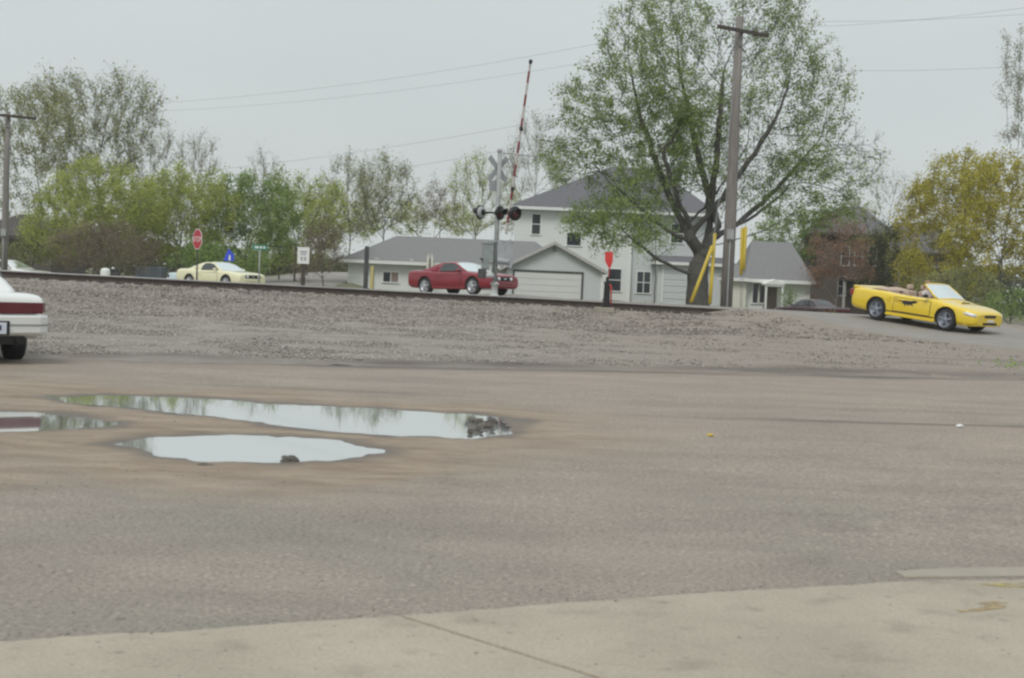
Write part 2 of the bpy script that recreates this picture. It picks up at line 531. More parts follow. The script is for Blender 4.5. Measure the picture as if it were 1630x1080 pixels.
# ---- yard asphalt material
def yard_material():
    m = bpy.data.materials.new('worn tarmac'); m.use_nodes = True
    n = m.node_tree.nodes; L = m.node_tree.links
    b = n['Principled BSDF']
    t = n.new('ShaderNodeTexCoord')

    def noise(scale, detail=4, rough=0.6, st=(1, 1, 1)):
        q = n.new('ShaderNodeMapping'); q.inputs['Scale'].default_value = st
        L.new(t.outputs['Object'], q.inputs[0])
        k = n.new('ShaderNodeTexNoise'); k.inputs['Scale'].default_value = scale
        k.inputs['Detail'].default_value = detail; k.inputs['Roughness'].default_value = rough
        L.new(q.outputs[0], k.inputs['Vector'])
        return k.outputs[0]

    def ramp(src, a, bb, c0, c1):
        r = n.new('ShaderNodeValToRGB')
        r.color_ramp.elements[0].position = a; r.color_ramp.elements[0].color = (*c0, 1)
        r.color_ramp.elements[1].position = bb; r.color_ramp.elements[1].color = (*c1, 1)
        L.new(src, r.inputs[0]); return r.outputs[0]

    def mixc(f, a, bb, mode='MIX'):
        x = n.new('ShaderNodeMix'); x.data_type = 'RGBA'; x.blend_type = mode
        if isinstance(f, float): x.inputs[0].default_value = f
        else: L.new(f, x.inputs[0])
        for s_, i in ((a, 6), (bb, 7)):
            if isinstance(s_, tuple): x.inputs[i].default_value = (*s_, 1)
            else: L.new(s_, x.inputs[i])
        return x.outputs[2]

    def at(name):
        a = n.new('ShaderNodeAttribute'); a.attribute_name = name; return a.outputs['Fac']

    base = ramp(noise(0.35, 3), 0.35, 0.65, (0.250, 0.232, 0.202), (0.294, 0.250, 0.220))
    base = mixc(at('warm'), base, (0.304, 0.256, 0.218))
    streak = ramp(noise(1.0, 5, 0.6, (0.12, 1.6, 1)), 0.34, 0.70, (0.965, 0.965, 0.965), (1.03, 1.03, 1.025))
    base = mixc(1.0, base, streak, 'MULTIPLY')
    patch = ramp(noise(0.9, 6, 0.7, (0.5, 1, 1)), 0.36, 0.64, (0.86, 0.87, 0.87), (1.09, 1.08, 1.06))
    base = mixc(1.0, base, patch, 'MULTIPLY')
    grain = ramp(noise(32, 5, 0.85), 0.32, 0.68, (0.50, 0.50, 0.50), (1.50, 1.49, 1.47))
    base = mixc(1.0, base, grain, 'MULTIPLY')
    specks = ramp(noise(26, 2, 0.5), 0.64, 0.72, (1, 1, 1), (1.55, 1.50, 1.44))
    base = mixc(1.0, base, specks, 'MULTIPLY')
    mudc = ramp(noise(2.2, 6, 0.7, (0.5, 1.3, 1)), 0.36, 0.66, (0.215, 0.165, 0.122), (0.35, 0.285, 0.215))
    base = mixc(at('mud'), base, mudc)
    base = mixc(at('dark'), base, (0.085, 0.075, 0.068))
    base = mixc(at('wet'), base, (0.085, 0.072, 0.058))
    # cracks
    vo = n.new('ShaderNodeTexVoronoi'); vo.feature = 'DISTANCE_TO_EDGE'; vo.inputs['Scale'].default_value = 0.22
    q = n.new('ShaderNodeMapping'); L.new(t.outputs['Object'], q.inputs[0])
    wob = n.new('ShaderNodeTexNoise'); wob.inputs['Scale'].default_value = 1.3; wob.inputs['Detail'].default_value = 5
    L.new(t.outputs['Object'], wob.inputs['Vector'])
    va = n.new('ShaderNodeVectorMath'); va.operation = 'ADD'; L.new(q.outputs[0], va.inputs[0]); L.new(wob.outputs['Color'], va.inputs[1])
    L.new(va.outputs[0], vo.inputs['Vector'])
    dots = ramp(noise(19, 2, 0.5, (1, .7, 1)), 0.27, 0.33, (0.66, 0.66, 0.67), (1, 1, 1))
    base = mixc(1.0, base, dots, 'MULTIPLY')
    oil = ramp(noise(0.75, 3, 0.5), 0.24, 0.36, (0.83, 0.83, 0.84), (1, 1, 1))
    base = mixc(1.0, base, oil, 'MULTIPLY')
    ck = ramp(vo.outputs['Distance'], 0.0, 0.004, (0.90, 0.90, 0.90), (1, 1, 1))
    base = mixc(1.0, base, ck, 'MULTIPLY')
    L.new(base, b.inputs['Base Color'])
    rr = n.new('ShaderNodeMapRange'); rr.inputs['To Min'].default_value = 0.9; rr.inputs['To Max'].default_value = 0.35
    L.new(at('wet'), rr.inputs[0]); L.new(rr.outputs[0], b.inputs['Roughness'])
    b.inputs['Specular IOR Level'].default_value = 0.3
    bu = n.new('ShaderNodeBump'); bu.inputs['Strength'].default_value = 0.55; bu.inputs['Distance'].default_value = 0.01
    L.new(noise(60, 5, 0.75), bu.inputs['Height']); L.new(bu.outputs[0], b.inputs['Normal'])
    return m


M['yard'] = yard_material()
xs = np.concatenate([np.linspace(-60, -8, 30)[:-1], np.arange(-8, 0.6, 0.055), np.linspace(0.6, 12, 70)[1:], np.linspace(12, 60, 30)[1:]])
ts = np.concatenate([np.linspace(0, 0.45, 34)[:-1], np.linspace(0.45, 0.80, 150), np.linspace(0.80, 1, 50)[1:]])
yard, YV = sheet('yard', xs, ts, lambda x: np.full_like(x, -4.0), lambda x: yedge(x) + 0.8, M['yard'], yard_z)
_x, _y = YV[:, 0], YV[:, 1]
_d = pud_d(_x, _y)
_ty = yedge(_x) + 0.1 - _y
mudm = (1 - smooth(0.1, 2.4, _d + 0.9 * vnoise(_x * .7, _y * .7, 21) + 0.5 * vnoise(_x * 2.2, _y * 2.2, 23))) * (1 - smooth(-0.4, 2.4, _x + 0.6 * vnoise(_x, _y, 22)))
mudm = np.maximum(mudm, 0.75 * (1 - smooth(-5.4, -1.0, _x + (_y - 11) * 0.35 + 1.2 * vnoise(_x * .6, _y * .6, 25))) * smooth(9.3, 10.6, _y + 0.7 * vnoise(_x * 1.1, _y, 26)))
attr(yard, 'mud', np.clip(mudm, 0, 0.95))
attr(yard, 'wet', 0.85 * (1 - smooth(-0.02, 0.34, _d + 0.10 * vnoise(_x * 2.3, _y * 1.7, 33) + 0.05 * vnoise(_x * 6, _y * 4, 31))))
attr(yard, 'warm', np.clip(smooth(8, 17, _y + 1.5 * vnoise(_x * .3, _y * .3, 41)) * 0.55 + 0.25 * smooth(-3, 1, _x), 0, 0.8))
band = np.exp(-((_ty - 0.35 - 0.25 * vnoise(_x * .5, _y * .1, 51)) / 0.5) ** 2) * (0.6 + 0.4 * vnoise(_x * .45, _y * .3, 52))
yl = np.interp(_x, [-20, 1, 6.3, 20], [17.8, 17.4, 18.2, 19.5])
trackm = 0.5 * np.exp(-((_y - yl - 0.2 * vnoise(_x * .4, 0 * _y, 53)) / 0.16) ** 2) * smooth(-0.5, 4.5, _x) + 0.3 * np.exp(-((_y - yl - 1.9) / 0.22) ** 2) * (0.5 + 0.5 * vnoise(_x * .5, _y * .2, 54))
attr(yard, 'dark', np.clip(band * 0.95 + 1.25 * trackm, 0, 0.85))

# ---- puddles: level sheets of water lying in the hollows of the yard
M['water'] = mat('still muddy water', (0.76, 0.78, 0.77), rough=0.03, metal=0.85)
for k, lab in (('long', 'long shallow puddle reaching across the worn yard, reflecting trees and sky'),
               ('front', 'oval puddle of pale sky reflection, the one nearest the concrete'),
               ('left', 'puddle cut off by the photo edge reflecting the white car tail')):
    g = PUDG[k]
    c = g.mean(0)
    rim = c + (g - c) * (1 + 0.24 / np.maximum(np.hypot(*(g - c).T), 0.3))[:, None]
    mb = MB(); mb.add([(p[0], p[1], WATER_Z) for p in rim], [tuple(range(len(rim)))])
    o = mb.build('puddle', M['water'])
    if o.data.polygons[0].normal.z < 0:
        o.data.flip_normals()
    tag(o, lab, 'puddle', 'puddles in the yard')

# ---- clods and stones at the puddles
def clod(name, parent, loc, r, seed, material, squash=0.6):
    rg = np.random.default_rng(seed)
    mb = MB()
    n, mrows = 9, 6
    vs = []
    for j in range(mrows + 1):
        th = math.pi * j / mrows
        for i in range(n):
            ph = 2 * math.pi * i / n
            q = r * (0.75 + 0.5 * rg.random())
            vs.append((loc[0] + q * math.sin(th) * math.cos(ph) * 1.2, loc[1] + q * math.sin(th) * math.sin(ph), loc[2] + squash * q * math.cos(th)))
    fs = [(j * n + i, j * n + (i + 1) % n, (j + 1) * n + (i + 1) % n, (j + 1) * n + i) for j in range(mrows) for i in range(n)]
    mb.add(vs, fs, 0, False)
    return mb.build(name, material, parent)


e = empty('broken_tarmac_heap', (*G0(768, 690)[:2], 0))
tag(e, 'low heap of muddy broken tarmac at the end of the long puddle', 'rubble')
for i in range(15):
    px = random.uniform(746, 794); py = random.uniform(668, 694)
    p = G0(px, py) - np.array([e.location.x, e.location.y, 0])
    clod('lump', e, (p[0], p[1], 0.01), random.uniform(0.015, 0.062), 100 + i, M['clod'], 0.6)
p = G0(460, 733)
o = clod('muddy_stone', None, (p[0], p[1], 0.0), 0.062, 5, M['clod'], 0.6)
tag(o, 'dark muddy stone at the near edge of the oval puddle', 'stone')
p = G0(326, 740)
o = clod('mud_clod', None, (p[0], p[1], -0.005), 0.055, 6, M['clod'], 0.3)
tag(o, 'flat brown mud clod on the shore before the oval puddle', 'mud clod')
M['litter'] = mat('white litter', (0.75, 0.75, 0.75), rough=0.6)
M['dry_leaf'] = mat('yellow leaf', (0.55, 0.42, 0.08), rough=0.7)
for nm, px, py, mt, lab, cat, r in (('paper_scrap', 1528, 681, M['litter'], 'crumpled white paper scrap lying alone on the tarmac at right', 'litter', 0.035),
                                    ('yellow_leaf', 1131, 696, M['dry_leaf'], 'small yellow leaf lying on the middle of the tarmac', 'leaf', 0.03)):
    p = G0(px, py)
    tag(clod(nm, None, (p[0], p[1], 0.02), r, 61, mt, 0.5), lab, cat)

# ---- concrete apron of separate slabs in front
def concrete_material():
    m = mat('worn concrete', (0.316, 0.280, 0.230), (0.378, 0.336, 0.280), scale=1.1, rough=0.85, bump=0.25, bscale=45, detail=8)
    n = m.node_tree.nodes; L = m.node_tree.links
    b = n['Principled BSDF']
    src = b.inputs['Base Color'].links[0].from_socket
    t = n.new('ShaderNodeTexCoord')
    for sc_, lo, hi, dk in ((3.5, 0.30, 0.44, 0.86), (60, 0.25, 0.7, 0.78), (0.6, 0.35, 0.55, 0.90), (11, 0.26, 0.34, 0.72), (26, 0.22, 0.30, 0.7)):
        k = n.new('ShaderNodeTexNoise'); k.inputs['Scale'].default_value = sc_; k.inputs['Detail'].default_value = 4
        L.new(t.outputs['Object'], k.inputs['Vector'])
        r = n.new('ShaderNodeValToRGB'); r.color_ramp.elements[0].position = lo; r.color_ramp.elements[1].position = hi
        r.color_ramp.elements[0].color = (dk, dk * 0.99, dk * 0.98, 1); r.color_ramp.elements[1].color = (1.04, 1.04, 1.03, 1)
        L.new(k.outputs[0], r.inputs[0])
        x = n.new('ShaderNodeMix'); x.data_type = 'RGBA'; x.blend_type = 'MULTIPLY'; x.inputs[0].default_value = 1
        L.new(src, x.inputs[6]); L.new(r.outputs[0], x.inputs[7]); src = x.outputs[2]
    L.new(src, b.inputs['Base Color'])
    return m


M['concrete'] = concrete_material()
apron = empty('concrete_apron', (0, 0, 0)); tag(apron, kind='structure')
_ep = [G0(px, py)[:2] for px, py in ((-250, 1041), (0, 1026), (300, 1008), (636, 984), (900, 964), (1160, 946), (1430, 930), (1630, 926), (1900, 922))]
edge = []
for i_, (p_, q_) in enumerate(zip(_ep[:-1], _ep[1:])):
    for t_ in np.linspace(0, 1, 17)[:-1]:
        v_ = p_ + (q_ - p_) * t_
        edge.append(v_ + np.array([0, .018 * vnoise(v_[0] * 5, 0, 3) + .012 * vnoise(v_[0] * 19, 0, 4)]) * (1 if t_ or i_ != 3 else 0))
edge.append(_ep[-1])
ja, jb = G0(636, 984)[:2], G0(935, 1078)[:2]
jd = (jb - ja) / np.linalg.norm(jb - ja)
jn = np.array([-jd[1], jd[0]]) * 0.014
far = jd * 9
left = [*edge[:3 * 16 + 1]]
left[-1] = ja - jn * np.sign(jn[0])
lp = [edge[0] + np.array([-6, 0.3])] + left + [left[-1] + far, np.array([left[-1][0] + far[0] - 12, left[-1][1] + far[1]])]
rp0 = ja + jn * np.sign(jn[0])
rp = [rp0] + edge[3 * 16 + 1:] + [edge[-1] + np.array([8, 0]), np.array([edge[-1][0] + 8, rp0[1] + far[1]]), rp0 + far]
for poly in (lp, rp):
    pl = [(float(a), float(b)) for a, b in poly][::-1]
    mb = MB(); mb.prism(pl, -0.09, 0.014)
    mb.build('slab', M['concrete'], apron, 0.008)
# the pale strip that leaves the apron at right
M['strip'] = mat('old concrete strip', (0.29, 0.262, 0.21), (0.345, 0.312, 0.255), scale=2, rough=0.9, bump=0.3)
q = [G0(px, py)[:2] for px, py in ((1425, 912), (1500, 907), (1630, 905), (1900, 903), (1900, 918), (1630, 919), (1440, 921))]
mb = MB(); mb.prism([(float(a), float(b)) for a, b in q][::-1], -0.08, 0.011)
o = mb.build('kerb_strip', M['strip'], None, 0.006); tag(o, kind='structure')
M['line_paint'] = mat('worn yellow paint', (0.36, 0.32, 0.24), (0.52, 0.43, 0.13), scale=14, rough=0.8)
M['orange_stain'] = mat('orange stain', (0.37, 0.325, 0.255), (0.46, 0.33, 0.14), scale=12, rough=0.85)
for k_ in ('line_paint', 'orange_stain'):
    n_ = M[k_].node_tree.nodes; L_ = M[k_].node_tree.links
    t_ = n_.new('ShaderNodeTexCoord'); o_ = n_.new('ShaderNodeTexNoise'); o_.inputs['Scale'].default_value = 7; o_.inputs['Detail'].default_value = 6
    r_ = n_.new('ShaderNodeMapRange'); r_.inputs['From Min'].default_value = 0.40; r_.inputs['From Max'].default_value = 0.66; r_.inputs['To Max'].default_value = 0.8
    L_.new(t_.outputs['Object'], o_.inputs['Vector']); L_.new(o_.outputs[0], r_.inputs[0]); L_.new(r_.outputs[0], n_['Principled BSDF'].inputs['Alpha'])
for nm, pts, mt, lab in (('painted_line', ((1560, 929.5), (1640, 926.5), (1760, 925), (1760, 933), (1640, 937), (1590, 933)), M['line_paint'], 'worn yellow painted line on concrete beside the kerb strip'),
                         ('paint_patch', ((1516, 967), (1540, 961), (1580, 957), (1604, 959), (1600, 967), (1560, 972), (1528, 974)), M['orange_stain'], 'faded orange paint patch on the concrete')):
    mb = MB(); mb.prism([tuple(map(float, G0(*p, 0.018)[:2])) for p in pts][::-1], 0.0145, 0.018)
    tag(mb.build(nm, mt), lab, 'paint mark')

# ---- ballast, far ground, roads
M['ballast'] = mat('gravel bed', (0.200, 0.178, 0.154), (0.29, 0.265, 0.235), scale=1.3, rough=0.95, bump=1.0, bscale=16, detail=9)
M['far'] = mat('spring verge', (0.10, 0.115, 0.05), (0.18, 0.155, 0.10), scale=0.5, rough=0.95, bump=0.6, bscale=8)
M['road'] = mat('road tarmac', (0.225, 0.208, 0.19), (0.275, 0.252, 0.23), scale=1.2, rough=0.8, bump=0.3, bscale=40, detail=8)
xs = np.concatenate([np.linspace(-60, -20, 30)[:-1], np.arange(-20, 24, 0.2), np.linspace(24, 60, 30)])
ballast_bed, BV = sheet('ballast_bed', xs, np.linspace(0, 1, 110), lambda x: yedge(x) - 0.35 + 0.25 * vnoise(x * .7, x * 0, 71) + 0.1 * vnoise(x * 3, x * 0, 72),
                       lambda x: ytrack(x) + 6.0, M['ballast'],
                       lambda x, y: ground_z(x, y) + 0.016 - 0.09 * (1 - smooth(0, 0.5, y - yedge(x) + 0.5)) + (0.012 * vnoise(x * 4, y * 4, 81) + 0.03 * vnoise(x * 1.1, y * 1.1, 82)) * (1 - (1 - smooth(3.9, 5.5, road_dist(x, y)))))
_bx, _by = BV[:, 0], BV[:, 1]
_bt = _by - yedge(_bx)
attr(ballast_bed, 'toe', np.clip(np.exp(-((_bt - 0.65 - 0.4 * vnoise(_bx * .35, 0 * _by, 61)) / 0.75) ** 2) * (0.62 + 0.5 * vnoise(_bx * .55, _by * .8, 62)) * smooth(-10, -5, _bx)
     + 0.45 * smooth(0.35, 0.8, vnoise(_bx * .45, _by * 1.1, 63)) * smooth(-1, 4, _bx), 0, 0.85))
attr(ballast_bed, 'dirt', 0.9 * smooth(-2.5, 4.5, _bx + 1.5 * vnoise(_bx * .5, _by * .5, 64)))
_n = M['ballast'].node_tree.nodes; _L = M['ballast'].node_tree.links
_b = _n['Principled BSDF']; _src = _b.inputs['Base Color'].links[0].from_socket
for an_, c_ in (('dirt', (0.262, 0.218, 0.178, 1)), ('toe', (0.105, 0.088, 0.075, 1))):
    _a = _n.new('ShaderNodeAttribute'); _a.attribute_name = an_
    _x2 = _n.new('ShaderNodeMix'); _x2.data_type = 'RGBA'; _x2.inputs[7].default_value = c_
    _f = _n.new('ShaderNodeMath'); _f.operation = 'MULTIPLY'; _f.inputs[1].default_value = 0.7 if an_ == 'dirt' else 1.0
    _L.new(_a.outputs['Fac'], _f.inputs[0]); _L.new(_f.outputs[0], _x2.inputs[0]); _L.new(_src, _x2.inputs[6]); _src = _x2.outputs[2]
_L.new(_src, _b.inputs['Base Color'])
xs = np.concatenate([np.linspace(-300, -60, 30)[:-1], np.arange(-60, 60, 1.0), np.linspace(60, 300, 30)])
ts = np.concatenate([np.linspace(0, .12, 60)[:-1], np.linspace(.12, 1, 50)])
sheet('ground', xs, ts, lambda x: ytrack(x) + 5.7, lambda x: np.full_like(x, 480.0), M['far'])


def ribbon(name, path, hw, material, dz, n=3):
    path = np.asarray(path, float)
    d = np.gradient(path, axis=0); d /= np.linalg.norm(d, axis=1)[:, None]
    nn = np.stack([-d[:, 1], d[:, 0]], 1)
    w = np.linspace(-1, 1, 2 * n + 1)
    V = path[:, None, :] + nn[:, None, :] * (w[None, :, None] * hw)
    V = V + nn[:, None, :] * (np.abs(w) ** 3 * np.sign(w))[None, :, None] * (0.35 * vnoise(V[..., 0] * .7, V[..., 1] * .7, 9))[..., None]
    z = ground_z(V[..., 0], V[..., 1]) + dz - 0.07 * (np.abs(w) > .99)[None, :]
    V = np.concatenate([V, z[..., None]], -1)
    k = len(w)
    i = np.arange(len(path) * k).reshape(len(path), k)
    Fc = np.stack([i[:-1, :-1], i[:-1, 1:], i[1:, 1:], i[1:, :-1]], -1).reshape(-1, 4)
    o = link(name, np_mesh(name, V.reshape(-1, 3), Fc, True), material)
    return tag(o, kind='structure')


ribbon('road', ROADP, 4.1, M['road'], 0.035, 6)
st = np.stack([np.linspace(-14, -19, 40), np.linspace(78, 190, 40)], 1)
ribbon('side_street', st, 3.6, M['road'], 0.06, 3)

# ---- loose stones on the ballast
def stones(name, N, x0, x1, w0, w1, rmin, rmax, material, seed):
    rg = np.random.default_rng(seed)
    x = rg.uniform(x0, x1, N * 2); w = rg.uniform(w0, w1, N * 2)
    yt, ye = ytrack(x), yedge(x)
    y = yt - w * (yt - ye)
    keep = (road_dist(x, y) > 4.4)
    # keep those that the view from the yard can reach, with margin, and thin out towards the crossing
    keep &= (np.abs(x) < y * 0.40) & (rg.random(len(x)) < np.interp(x, [-20, -1.5, 3.5, 9], [1, .95, 0.22, 0.12]))
    x, y = x[keep][:N], y[keep][:N]
    N = len(x)
    z = ground_z(x, y) + 0.02
    r = rmin + (rmax - rmin) * rg.random(N) ** 2.2
    o8 = np.array([(1, 0, 0), (0, 1, 0), (-1, 0, 0), (0, -1, 0), (0, 0, 1), (0, 0, -1)], float)
    f8 = np.array([(0, 1, 4), (1, 2, 4), (2, 3, 4), (3, 0, 4), (1, 0, 5), (2, 1, 5), (3, 2, 5), (0, 3, 5)])
    a = rg.uniform(0, 6.283, N); b = rg.uniform(0, 6.283, N)
    V = o8[None] * (0.65 + 0.7 * rg.random((N, 6, 3)) * 1.0)
    ca, sa, cb, sb = np.cos(a), np.sin(a), np.cos(b), np.sin(b)
    Rz = np.zeros((N, 3, 3)); Rz[:, 0, 0] = ca; Rz[:, 0, 1] = -sa; Rz[:, 1, 0] = sa; Rz[:, 1, 1] = ca; Rz[:, 2, 2] = 1
    Rx = np.zeros((N, 3, 3)); Rx[:, 0, 0] = 1; Rx[:, 1, 1] = cb; Rx[:, 1, 2] = -sb; Rx[:, 2, 1] = sb; Rx[:, 2, 2] = cb
    V = np.einsum('nij,nkj->nki', Rz @ Rx, V) * r[:, None, None]
    V[:, :, 2] *= 0.8
    V += np.stack([x, y, z], 1)[:, None, :]
    Fc = (f8[None] + (np.arange(N) * 6)[:, None, None]).reshape(-1, 3)
    o = link(name, np_mesh(name, V.reshape(-1, 3), Fc), material)
    return tag(o, kind='stuff')


def stone_mat(name, cols):
    m = mat(name, cols[0], rough=0.95)
    n = m.node_tree.nodes; L = m.node_tree.links
    g = n.new('ShaderNodeNewGeometry'); r = n.new('ShaderNodeValToRGB')
    for i, c in enumerate(cols[:2]):
        r.color_ramp.elements[i].color = (*c, 1)
    r.color_ramp.elements[0].position = 0; r.color_ramp.elements[1].position = 1
    for i, c in enumerate(cols[2:]):
        e_ = r.color_ramp.elements.new((i + 1) / (len(cols) - 1)); e_.color = (*c, 1)
    L.new(g.outputs['Random Per Island'], r.inputs[0]); L.new(r.outputs[0], n['Principled BSDF'].inputs['Base Color'])
    return m


M['stone'] = stone_mat('ballast stone', [(0.13, 0.115, 0.10), (0.37, 0.345, 0.31), (0.215, 0.19, 0.165), (0.27, 0.25, 0.225), (0.235, 0.198, 0.168)])
M['stone2'] = stone_mat('pale gravel', [(0.19, 0.175, 0.155), (0.42, 0.395, 0.36), (0.28, 0.26, 0.23), (0.32, 0.295, 0.265)])
for nm, a in (('ballast_stones', (46000, -19, 13, -0.02, 0.45, 0.018, 0.066, M['stone'], 1)),
              ('gravel', (42000, -15, 14, 0.30, 0.955, 0.010, 0.034, M['stone2'], 2))):
    o = stones(nm, *a)
    tag(o, 'coarse brown and grey ballast stones on the railway shoulder' if nm == 'ballast_stones' else 'pale grey gravel spread below the railway shoulder',
        'ballast' if nm == 'ballast_stones' else 'gravel')

# ---- loose grit on the yard
rg = np.random.default_rng(99)
n_ = 7000
gy = 5.6 + 15 * rg.random(n_) ** 1.5; gx = rg.uniform(-1, 1, n_) * gy * .37
ge = np.interp(gx, [p_[0] for p_ in edge], [p_[1] for p_ in edge])
near_e = rg.random(n_) < .18
gy = np.where(near_e, ge + np.abs(rg.normal(0, .10, n_)), gy)
keep = (gy > ge) | (rg.random(n_) < .25)
keep &= pud_d(gx, gy) > 0.1
gx, gy, ge = gx[keep], gy[keep], ge[keep]; n_ = len(gx)
gz_ = np.where(gy < ge, 0.0145, 0.0008)
r_ = 0.002 + 0.007 * rg.random(n_) ** 3
o8 = np.array([(1, 0, 0), (0, 1, 0), (-1, 0, 0), (0, -1, 0), (0, 0, .8), (0, 0, -.5)], float)
f8 = np.array([(0, 1, 4), (1, 2, 4), (2, 3, 4), (3, 0, 4), (1, 0, 5), (2, 1, 5), (3, 2, 5), (0, 3, 5)])
V = o8[None] * (0.6 + .8 * rg.random((n_, 6, 3))) * r_[:, None, None] + np.stack([gx, gy, gz_], 1)[:, None, :]
o = link('loose_grit', np_mesh('loose_grit', V.reshape(-1, 3), (f8[None] + (np.arange(n_) * 6)[:, None, None]).reshape(-1, 3)), M['stone2'])
tag(o, 'loose grit scattered over the worn tarmac and along the concrete edge', 'grit', kind='stuff')

# ------------------------------------------------------------------ railway track
track = empty('railway_track', (0, 0, 0))
tag(track, 'single railway track on gravel ballast running behind the yard', 'railway track')
tdir = Vector((1, _yt[0], 0)).normalized(); tnor = Vector((-tdir.y, tdir.x, 0))
prof_head = [(-.036, .125), (-.036, .162), (-.028, .172), (.028, .172), (.036, .162), (.036, .125)]
prof_foot = [(-.07, 0), (-.07, .012), (-.012, .032), (-.009, .125), (.009, .125), (.012, .032), (.07, .012), (.07, 0)]
txs = np.linspace(-48, 48, 97)
for off in (0.0, 1.507):
    for nm, prof, mt in (('rail', prof_foot, M['rail_rust']), ('rail_head', prof_head, [M['rail_rust'], M['rail_head']])):
        mb = MB(); n = len(prof); vs = []
        for x in txs:
            c = Vector((x, float(ytrack(x)), float(zrail(x)) - 0.172)) + tnor * off
            for a, b_ in prof:
                vs.append(c + tnor * a + Vector((0, 0, b_ + (0.001 if nm == 'rail_head' else 0))))
        for i in range(len(txs) - 1):
            for k in range(n):
                top = nm == 'rail_head' and k in (1, 2, 3)
                mb.add([], [])
                mb.f.append([i * n + k, (i + 1) * n + k, (i + 1) * n + (k + 1) % n, i * n + (k + 1) % n]); mb.m.append(1 if top else 0); mb.sm.append(False)
        mb.v = [tuple(v) for v in vs]
        if nm == 'rail':
            rail = mb.build('rail', mt, track)
        else:
            mb.build('rail_head', mt, rail)
tie_me = None
k = 0
for x in np.arange(-22, 24, 0.52):
    c = Vector((x, float(ytrack(x)), float(zrail(x)) - 0.172)) + tnor * 0.753
    if float(road_dist(np.array([c.x]), np.array([c.y]))[0]) < 4.9:
        continue
    if tie_me is None:
        mb = MB(); mb.box(-.115, .115, -1.3, 1.3, -.18, -0.003)
        t = mb.build('tie', M['tie_wood'], track); tie_me = t.data
    else:
        t = bpy.data.objects.new('tie', tie_me); COL.objects.link(t); t.parent = track
    t.location = c + tnor * random.uniform(-.05, .05)
    t.rotation_euler = (0, 0, math.atan2(tdir.y, tdir.x) + random.uniform(-.02, .02))
#INSERT_REST


# ------------------------------------------------------------------ cars
def paint(name, c, rough=0.42, cw=1.0):
    m = mat(name, c, rough=rough, coat=cw, spec=0.5 * cw)
    m.node_tree.nodes['Principled BSDF'].inputs['Coat IOR'].default_value = 1.6
    n = m.node_tree.nodes; L = m.node_tree.links
    # a thin film of road dust, heavier low down, breaks the shine
    t = n.new('ShaderNodeTexCoord'); no = n.new('ShaderNodeTexNoise'); no.inputs['Scale'].default_value = 2.5; no.inputs['Detail'].default_value = 6
    L.new(t.outputs['Object'], no.inputs['Vector'])
    x = n.new('ShaderNodeMix'); x.data_type = 'RGBA'
    k = n.new('ShaderNodeMapRange'); k.inputs['From Min'].default_value = 0.4; k.inputs['From Max'].default_value = 0.8; k.inputs['To Max'].default_value = 0.05
    L.new(no.outputs[0], k.inputs[0]); L.new(k.outputs[0], x.inputs[0])
    x.inputs[6].default_value = (*c, 1); x.inputs[7].default_value = (0.24, 0.21, 0.18, 1)
    L.new(x.outputs[2], n['Principled BSDF'].inputs['Base Color'])
    return m


M['screen_glass'] = mat('sky lit windscreen', (0.84, 0.90, 0.90), rough=0.04, metal=0.9)
M['trim_line'] = mat('grey rub strip', (0.30, 0.30, 0.30), rough=0.6)
M['seam'] = mat('dark seam', (0.02, 0.02, 0.02), rough=0.8)
M['lamp_red'] = mat('tail lamp red', (0.20, 0.008, 0.015), (0.26, 0.012, 0.02), scale=4, rough=0.12, coat=0.6)
M['lamp_dark_red'] = mat('dark red lamp band', (0.085, 0.008, 0.014), (0.12, 0.010, 0.018), scale=3, rough=0.2, coat=0.4)
M['lamp_clear'] = mat('headlamp lens', (0.62, 0.64, 0.66), (0.75, 0.77, 0.78), scale=9, rough=0.1, coat=0.8)
M['lamp_amber'] = mat('amber lens', (0.6, 0.22, 0.02), rough=0.2, coat=0.5)
M['chrome'] = mat('chrome', (0.6, 0.61, 0.62), rough=0.15, metal=0.95)
M['tan_vinyl'] = mat('tan vinyl', (0.42, 0.31, 0.24), (0.50, 0.38, 0.30), scale=6, rough=0.6)
M['dash'] = mat('dark dashboard', (0.03, 0.028, 0.026), rough=0.7)
M['thin_glass'] = mat('clear windscreen', (0.75, 0.8, 0.8), rough=0.02, trans=0.85, ior=1.25, spec=1.0)
M['plate'] = mat('number plate', (0.55, 0.6, 0.68), (0.62, 0.66, 0.72), scale=8, rough=0.4)
M['plate_ink'] = mat('plate ink', (0.05, 0.06, 0.12), rough=0.6)

SEC_N = 30


def section(hw, zb, zt, zs):
    """half outline of the body from the top centre round to the bottom centre"""
    y = np.array([0, .45, .77, .915, .972, 1.0, .992, .965, .87, 0]) * hw
    z = np.array([zt, zt - .008, zt - .022, zs + (zt - .022 - zs) * .55, zs - .03 * (zs - zb), zs * .56 + zb * .44, zb + .26 * (zs - zb), zb + .07, zb, zb])
    k = np.arange(10.0)
    t = np.concatenate([np.linspace(0, 8, SEC_N - 2), [8.5, 9]])
    return pchip(k, y, t), pchip(k, z, t)


